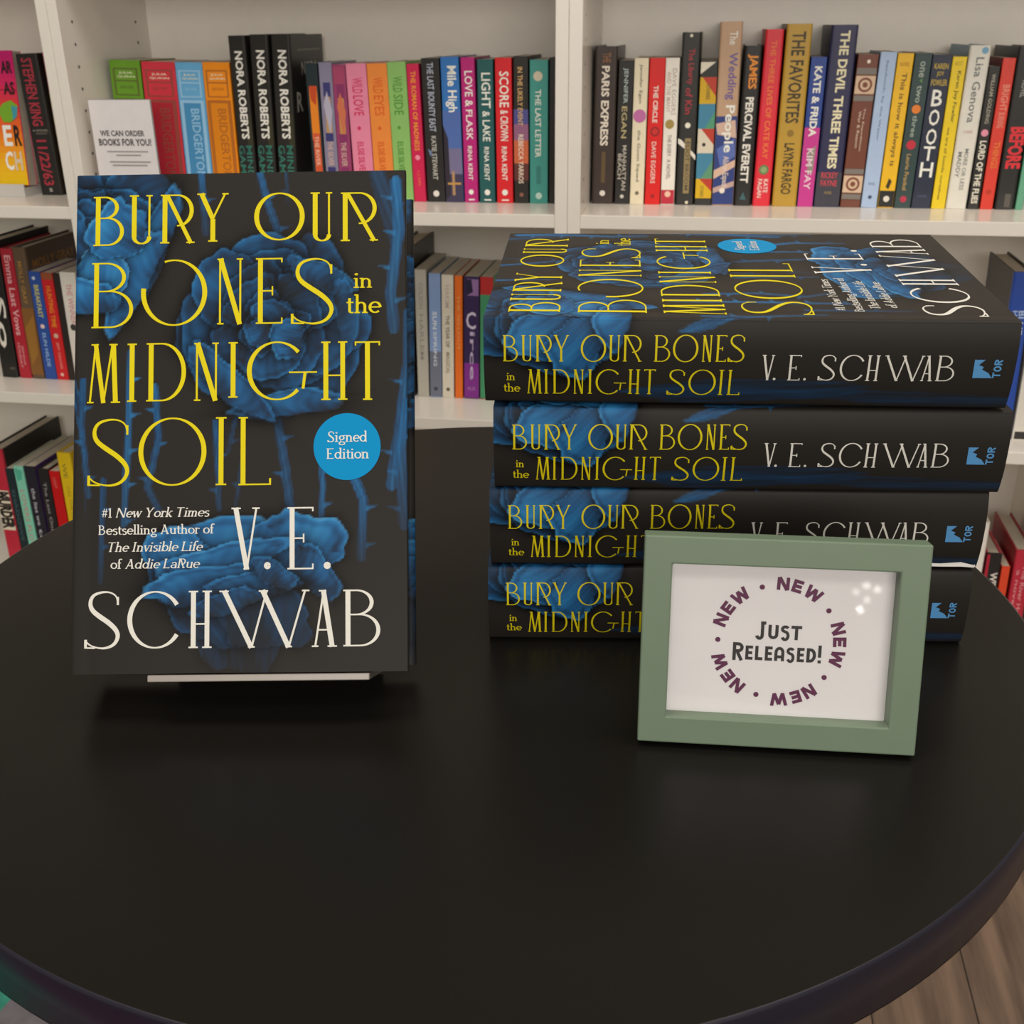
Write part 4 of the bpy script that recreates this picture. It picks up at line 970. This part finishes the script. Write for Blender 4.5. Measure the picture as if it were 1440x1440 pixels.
 (PB, 604.0, 27.8, 217, 0.77, '#23283c', '#222637', 'p', .135, 'navy paperback with large white slab letters reading down, left of the lemon one', [('h', 'KAREN', .15, .85, .055, .09, '#c2a63a'), ('h', 'JOY', .32, .68, .105, .14, '#c2a63a'), ('h', 'FOWLER', .1, .9, .155, .195, '#c2a63a'), ('h', 'B', .25, .78, .22, .325, W_), ('h', 'O', .25, .78, .345, .45, W_), ('h', 'O', .25, .78, .47, .575, W_), ('h', 'T', .22, .80, .585, .68, W_), ('h', 'H', .18, .84, .69, .79, W_), ('h', 'A NOVEL', .25, .75, .91, .925, '#5b6482')]),
 (PB, 633.2, 20.0, 214, 0.44, '#dfc21d', '#cdb11c', 'p', .135, 'lemon yellow paperback with fine dark lettering, left of the pale grey one', [('h', 'BEST', .2, .75, .03, .055, '#b59a18'), ('t', 'Karen Joy Fowler', .4, .72, .09, .42, '#4b431c'), ('t', 'we are all beside ourselves', .34, .54, .45, .94, '#7b6a1c')]),
 (HB, 654.7, 29.4, 229, 0.52, '#d5d2c8', '#7aa2b8', 'h', .15, 'pale grey hardback with thin grey lettering, right of the lemon paperback', [('c', .72, .03, .16, '#6fa0bf'), ('t', 'Lisa Genova', .36, .74, .07, .46, '#6f7070'), ('t', 'MORE OR LESS', .5, .7, .62, .88, '#7a7a78'), ('t', 'MADDY', .2, .4, .64, .80, '#7a7a78'), ('h', 'a novel', .3, .7, .50, .525, '#c2a0a0')]),
 (PB, 686.4, 15.5, 201, 0.09, '#242220', '#242220', 'p', .12, 'small thin black paperback with cream lettering, right of the pale grey hardback', [('t', 'WILLIAM GOLDING', .36, .7, .05, .39, '#a49e8c'), ('c', .5, .455, .32, '#d88aa0'), ('t', 'LORD OF THE FLIES', .2, .8, .51, .96, '#d9d4c4', .03)]),
 (PB, 704.2, 17.9, 212, -0.03, '#cf3a2b', '#8d2622', 'p', .135, 'tomato red thin paperback with faded lettering, left of the black hardback at the frame edge', [('t', 'BRIGHT', .3, .85, .17, .34, '#d98a76'), ('t', 'BURNING', .3, .8, .35, .45, '#d98a76'), ('t', 'THINGS', .3, .8, .54, .72, '#d9772e'), ('c', .5, .88, .2, '#b3301f')]),
 (HB, 725.1, 27.4, 227, -0.46, '#242322', '#2c2a28', 'h', .155, 'black hardback with red capitals at the right edge of the upper shelf', [('t', 'BEFORE', .2, .98, .48, .74, '#cf2a33', .04), ('t', 'NOVEL', .4, .7, .20, .30, '#9a9a94'), ('r', .45, .75, .90, .985, '#57534c')]),
 (PB, 754.6, 10.6, 221, 0.33, '#5f9c80', '#4f8a70', 'p', .135, 'thin sea green paperback beside the black hardback at the right edge', []),
]


def shelf_run(L, zb, dd, group):
    """sets a run of books side by side; each keeps clear of the one before it"""
    prev = None
    for it in L:
        name, s, w, h, tilt, sp, cv, kind, dep, label, deco = it[:11]; d = dd
        if prev:
            ps, pw, ph, pt = prev
            for _ in range(60):
                ok = True
                for z in (0, min(h, ph)):
                    if s + z * math.tan(math.radians(tilt)) < ps + pw / math.cos(math.radians(pt)) + z * math.tan(math.radians(pt)) + .25: ok = False
                if ok: break
                s += .25; w -= .25 if w > 8 else 0
        book(name, s, w, h, tilt, d, zb, sp, cv, label, deco, kind, dep, group, side=it[11] if len(it) > 11 else ())
        prev = (s, w, h, tilt)


shelf_run(E_, Z1, 114, GM)
shelf_run(R_, Z1, 121, GR)
N_ = [
 (HB, -223.2, 31.9, 258, 0.87, '#1d1a1a', '#1f1c1c', 'h', .165, 'black hardback just right of the standing rose book, taller than its neighbours', []),
 (PB, -185.9, 19.8, 223, 0.94, '#aba79d', '#a09c92', 'p', .15, 'grey paperback next to the tall black hardback on the second shelf', [('t', 'COLSON', .3, .66, .10, .3, '#8d8a82'), ('t', 'HARLEM', .3, .66, .34, .7, '#8d8a82')]),
 (PB, -163.6, 20.2, 217, 1.43, '#7f98c4', '#54789c', 'p', .15, 'light blue paperback with a slate foot on the second shelf', [('r', .02, .98, .62, .995, '#6a6f80'), ('t', 'SUN', .3, .66, .30, .44, '#dbe0ea'), ('t', 'SPRING', .34, .64, .46, .74, '#cdd3dd'), ('c', .5, .93, .18, '#3c4250')]),
 (PB, -141.8, 20.5, 215, 1.51, '#cfc8b8', '#c0b9a8', 'p', .15, 'cream paperback with dark lettering, left of the thin orange one on the second shelf', [('t', 'HAKIM', .3, .66, .08, .26, '#b9a7a0'), ('t', 'THE YEAR OF', .34, .66, .32, .58, '#5f584c'), ('t', 'MAGICAL', .34, .66, .62, .80, '#8a8070'), ('c', .5, .93, .16, '#54503f')]),
 (PB, -118.9, 13.3, 214, 1.44, '#dd6a20', '#c85f1e', 'p', .15, 'thin orange paperback on the second shelf', [('t', 'THE SELLOUT', .34, .66, .15, .6, '#e79a5c')]),
 (PB, -103.0, 26.6, 213, 1.42, '#33254f', '#2a2038', 'p', .15, 'purple paperback with pale lettering, right of the thin orange one', [('r', .25, .95, .02, .15, '#8d6a9c'), ('p', [(.1, .03), (.5, .02), (.6, .12), (.2, .15)], '#241c38'), ('r', .02, .98, .70, .995, '#7a2a86'), ('h', 'C', .15, .78, .28, .42, '#c9bfd4'), ('t', 'irce', .4, .7, .44, .84, '#b9a9c6'), ('h', 'MILLER', .25, .75, .90, .93, '#a86ab0')]),
 (PB, -74.4, 22.2, 213, 1.24, '#b02a2c', '#3f8a60', 'p', .15, 'red and green paperback partly behind the stack of rose books', [('r', .02, .98, .14, .995, '#3f8a62')]),
]
shelf_run(N_, ZM, 113, GN)
L_ = [
 (HB, -970.2, 32.2, 249, 2.25, '#1f1d1c', '#1f1d1c', 'h', .165, 'black hardback with white script, cut by the left edge of the frame', [('t', 'So', .2, .9, .40, .78, '#d4cfc6'), ('r', .6, .9, .92, .94, '#4a463e')]),
 (HB, -934.6, 23.8, 236, 2.11, '#a32130', '#8d1f2c', 'h', .16, 'dark red hardback with silvery script on the left second shelf', [('t', 'Emma Last Vows', .3, .8, .05, .66, '#d3a3a6'), ('t', 'JENNA', .52, .72, .74, .90, '#cc9296'), ('t', 'HOLIDAY', .26, .46, .72, .92, '#cc9296')]),
 (HB, -909.6, 24.9, 238, 1.77, '#5c4a3a', '#4a3b30', 'h', .185, 'brown hardback with rusty lettering, its cover rising behind the small blue paperback', [('r', .02, .98, .45, .97, '#7a5228'), ('p', [(.1, .6), (.9, .5), (.8, .8), (.2, .9)], '#8f6428'), ('t', 'MOLLY GRAY', .3, .62, .10, .42, '#a57a3a')], [('h', 'MOLLY GRAY', .1, .85, .10, .17, '#8a6030')]),
 (PB, -882.4, 22.7, 197, 1.12, '#2a4a94', '#24407f', 'p', .125, 'small blue paperback with yellow lettering on the left second shelf', [('c', .4, .06, .14, '#b9c2d6'), ('t', 'BREAKFAST', .3, .7, .12, .42, '#c9c05a'), ('c', .5, .50, .18, '#dcc0b8'), ('t', 'ELIN HILDE', .36, .66, .56, .88, '#8fb0d8')]),
 (PB, -858.6, 22.3, 195, 1.09, '#bf1f24', '#a81e22', 'p', .125, 'small red paperback with orange lettering, right of the small blue one', [('r', .02, .98, .0, .06, '#8d4a2a'), ('t', 'HUNTING TIME', .3, .7, .12, .50, '#dd8a28'), ('c', .5, .58, .2, '#c9a090'), ('t', 'JEFF DEAVER', .38, .64, .64, .90, '#d88a80'), ('c', .5, .95, .14, '#e8b8a8')]),
 (PB, -835.4, 11.5, 195, 1.29, '#2a2220', '#2a2220', 'p', .125, 'thin dark paperback between the small red one and the white one', []),
 (PB, -822.7, 29.8, 197, 1.26, '#d6d0c8', '#cfc9c0', 'p', .125, 'white paperback with pink lettering, half hidden by the standing rose book', [('t', 'THE WINNERS', .3, .66, .1, .5, '#c98a90'), ('c', .4, .5, .2, '#3a3634')]),
]
shelf_run(L_, ZL, 84, GL)
A_ = [
 (HB, -1021.4, 29.5, 253, 0.84, '#b52a3c', '#201d1d', 'h', .20, 'tall red hardback with striped lettering on the low shelf at the left edge', [('r', .05, .95, .33, .66, '#d8cdb8'), ('t', 'MURDER', .05, .95, .34, .65, '#2c2624', .06)]),
 (PB, -990.7, 17.8, 216, 0.40, '#1f2c30', '#1c2528', 'p', .16, 'narrow slate paperback right of the tall red hardback on the low shelf', [('t', 'SHADOWS', .3, .7, .2, .7, '#3f5a60')]),
 (PB, -971.8, 19.4, 222, 0.49, '#7cc4ac', '#6fb39c', 'p', .17, 'mint paperback with pink lettering on the left low shelf', [('p', [(.1, .02), (.9, .04), (.7, .12), (.2, .14)], '#4fa890'), ('t', 'LOVERS FLOW', .25, .75, .22, .80, '#b98a86')]),
 (PB, -950.2, 22.7, 223, 0.46, '#24222c', '#4a2f66', 'p', .17, 'dark indigo paperback with white lettering on the left low shelf', [('t', 'the lies we', .3, .64, .20, .55, '#b0aeb8'), ('t', 'tell', .3, .64, .58, .78, '#b0aeb8')]),
 (HB, -924.6, 22.1, 218, 0.75, '#232021', '#232021', 'h', .15, 'black hardback with grey lettering, left of the red one on the low shelf', [('t', 'The Last One', .35, .65, .12, .6, '#8f8a8c'), ('c', .5, .66, .16, '#8d3a58')]),
 (PB, -900.2, 19.9, 216, 0.73, '#bd1519', '#a81418', 'p', .13, 'plain red paperback on the left low shelf', [('t', 'LIGHT', .3, .6, .06, .16, '#cf6a60')]),
 (HB, -878.6, 27.6, 254, 0.70, '#d3b31a', '#c2a41a', 'h', .16, 'yellow hardback at the right end of the left low shelf', [('t', 'WE', .3, .6, .08, .2, '#8a7a2a'), ('t', 'ARE THE STARS', .35, .6, .26, .62, '#b09a20')]),
]
shelf_run(A_, Z3, 61, G3)
RB = [
 (HB, 759.9, 29.0, 263, -1.50, '#26479a', '#171615', 'h', .165, 'blue hardback with a black back cover at the right edge of the second shelf', [('t', 'BLUE', .5, .8, .22, .36, '#a9bcd8'), ('t', 'HOUR', .2, .46, .22, .36, '#a9bcd8')]),
 (PB, 791.9, 26.0, 206, -0.34, '#cfcac0', '#c5c0b6', 'p', .135, 'off-white paperback at the right edge of the second shelf', [('t', 'a quiet novel', .35, .6, .2, .7, '#9a958c'), ('r', .1, .9, .93, .99, '#2a2726')]),
]
shelf_run(RB, ZR, 58, 'books on the right second shelf')
PQ = [
 (HB, 766.3, 20.0, 222, -0.50, '#dcd7cf', '#dcd7cf', 'h', .165, 'white hardback on the right low shelf, beside the stack of rose books', []),
 (HB, 790.9, 24.0, 166, -0.92, '#231f20', '#a51f35', 'h', .14, 'black and crimson hardback with white lettering on the right low shelf', [('r', .01, .2, .005, .995, '#a51f35'), ('t', 'WITHIN', .4, .85, .2, .55, '#d0cac2', .03)]),
 (PB, 816.9, 13.0, 145, -0.94, '#cf4426', '#b93d24', 'p', .11, 'thin orange red paperback on the right low shelf', [('t', 'CALM', .3, .7, .5, .8, '#d98a70')]),
 (HB, 835.3, 27.9, 175, -0.97, '#b02a3c', '#8f1a2a', 'h', .16, 'red hardback with pink lettering at the right edge of the low shelf', [('t', 'The River House', .5, .75, .15, .8, '#c98a90'), ('t', 'a novel', .2, .4, .2, .6, '#c98a90')]),
]
shelf_run(PQ, Z3, 61, GQ)

# ---- left upper shelf: leaning spine, the book behind it, the face-out paperback on its stand
GU = 'books on the left upper shelf'
book(HB, -852, 39.5, 228, -1.0, 127, Z1, '#232120', '#211f1e', 'black hardback with red lettering down its spine, beside the face-out pink and orange paperback',
     [('t', 'STEPHEN KING', .22, .72, .03, .50, '#a3303f', .02), ('h', 'A NOVEL', .15, .9, .525, .54, '#8d877c'), ('h', 'NEW EDITION', .3, .8, .548, .56, '#7d776c'), ('t', '11/22/63', .24, .72, .60, .93, '#a3303f', .02), ('h', 'S', .42, .58, .95, .975, '#b5b0a6')], 'h', .155, GU)
book(PB, -811, 32, 230, -.5, 138, Z1, '#6d1c2a', '#5d1824', 'dark red and tan paperback squeezed between the black hardback and the bookcase side', [('r', .02, .98, .27, .995, '#8a6f4a'), ('r', .02, .98, .0, .02, '#a02a56')], 'p', .135, GU)


def sheet_deco(mb, w, h, deco):
    lay = LIFT
    for d in deco:
        k = d[0]; col = d[-1]
        if k == 'r': P = [(d[1], d[3]), (d[2], d[3]), (d[2], d[4]), (d[1], d[4])]; F = [(0, 1, 2, 3)]
        elif k == 'p': P = d[1]; F = [tuple(range(len(P)))]
        else:
            V, F, asp = text_geo(d[1], .03); P = [(d[2] + v[0] * (d[3] - d[2]), d[5] - v[1] * (d[5] - d[4])) for v in V]
        mb.add([(x * w, -lay, h * (1 - y)) for x, y in P], F, mat(col, rough=.4, gain=GAIN, noise=0)); lay += .00007


fb = thing('paperback_book', 'pink, orange and yellow paperback facing out on a stand at the left edge', 'book', GU)
fb.matrix_world = Matrix.Translation(SHELF_O) @ Matrix.Rotation(PSI, 4, 'Z') @ Matrix.Translation((-.9955, .112, Z1 + .0178)) @ Matrix.Rotation(math.radians(-5), 4, 'X')
mb = MB(); w_, h_ = .133, .2165
cm_ = mat('#c8205e', rough=.35, gain=GAIN, noise=.03)
mb.box(0, w_, 0, .0008, 0, h_, cm_); mb.box(0, w_, .0235, .0243, 0, h_, cm_); mb.box(0, .0008, .0008, .0235, 0, h_, cm_)
bands = []
gc = [(0, (190, 20, 110)), (.25, (205, 35, 90)), (.42, (205, 60, 45)), (.62, (228, 120, 30)), (.80, (232, 165, 25)), (1, (230, 190, 20))]
for i in range(20):
    y = (i + .5) / 20; c = tuple(int(np.interp(y, [g[0] for g in gc], [g[1][k] for g in gc])) for k in range(3))
    bands.append(('r', .01, .995, i / 20 + (.004 if i == 0 else 0), (i + 1) / 20 - (.004 if i == 19 else 0), '#%02x%02x%02x' % c))
sheet_deco(mb, w_, h_, bands + [('r', .05, .99, .28, .285, '#8d1a30'), ('h', 'AR', .82, .975, .075, .165, '#241a1c'), ('h', 'AS', .82, .975, .225, .32, '#241a1c'),
    ('p', [(.70, .44), (.78, .385), (.90, .36), (.985, .40), (.96, .48), (.86, .525), (.76, .52)], '#6fa02a'), ('p', [(.90, .40), (.985, .41), (.96, .48), (.90, .51)], '#3f8f9c'),
    ('h', 'E', .735, .855, .545, .70, '#f0e8dc'), ('h', 'R', .885, .985, .545, .70, '#241a1c'), ('h', 'C', .715, .83, .74, .885, '#f0e8dc'), ('h', 'H', .85, .955, .74, .885, '#cdbfa8')])
mb.build('cover', fb)
mb = MB(); mb.box(.0009, w_ - .0008, .0009, .0234, .0006, h_ - .0006, PAGES); mb.build('page_block', fb)
ds = thing('display_stand', 'low clear plastic stand under the face-out paperback at the left edge', 'stand')
ds.matrix_world = Matrix.Translation(SHELF_O) @ Matrix.Rotation(PSI, 4, 'Z') @ Matrix.Translation((-1.00, .098, Z1))
CLR = mat((.60, .58, .55), rough=.2, spec=.5, noise=0, name='frosted_plastic')
mb = MB(); mb.box(0, .135, 0, .075, .0002, .0150, CLR); mb.build('base', ds); mb = MB(); mb.box(0, .135, .0, .003, .0150, .0215, CLR); mb.build('front_lip', ds)
mb = MB(); mb.prism([(.044, .0150), (.048, .0150), (.061, .15), (.057, .15)], .02, .115, CLR, 'x'); mb.build('back_rest', ds)

# ---- white notice on the middle upper shelf
nc_ = thing('notice_card', 'white printed notice card standing at the left end of the middle upper shelf', 'sign')
nc_.matrix_world = Matrix.Translation(SHELF_O) @ Matrix.Rotation(PSI, 4, 'Z') @ Matrix.Translation((-.6800, .0255, Z1 + .0003))
w_, h_ = .107, .1625
mb = MB(); mb.box(.0012, w_ - .0012, 0, .0005, .0022, h_ - .001, mat((.80, .76, .77), rough=.5, noise=.02, name='notice_card_paper'))
dk = '#3c3638'; gy = '#8f888a'
sheet_deco(mb, w_, h_, [('h', 'WE CAN ORDER', .13, .84, .285, .340, dk), ('h', 'BOOKS FOR YOU!', .09, .93, .362, .43, dk),
    ('r', .20, .86, .478, .490, gy), ('r', .34, .74, .512, .524, gy), ('r', .22, .88, .575, .587, gy), ('r', .26, .82, .607, .619, gy)])
mb.build('printed_card', nc_)
mb = MB(); mb.box(0, w_, .0008, .0028, 0, h_, mat((.30, .29, .28), rough=.2, spec=.5, noise=0, name='smoky_plastic')); mb.box(0, w_, -.020, .030, 0, .0018, mat((.62, .60, .57), rough=.2, spec=.5, noise=0, name='frosted_plastic'))
mb.build('holder', nc_)
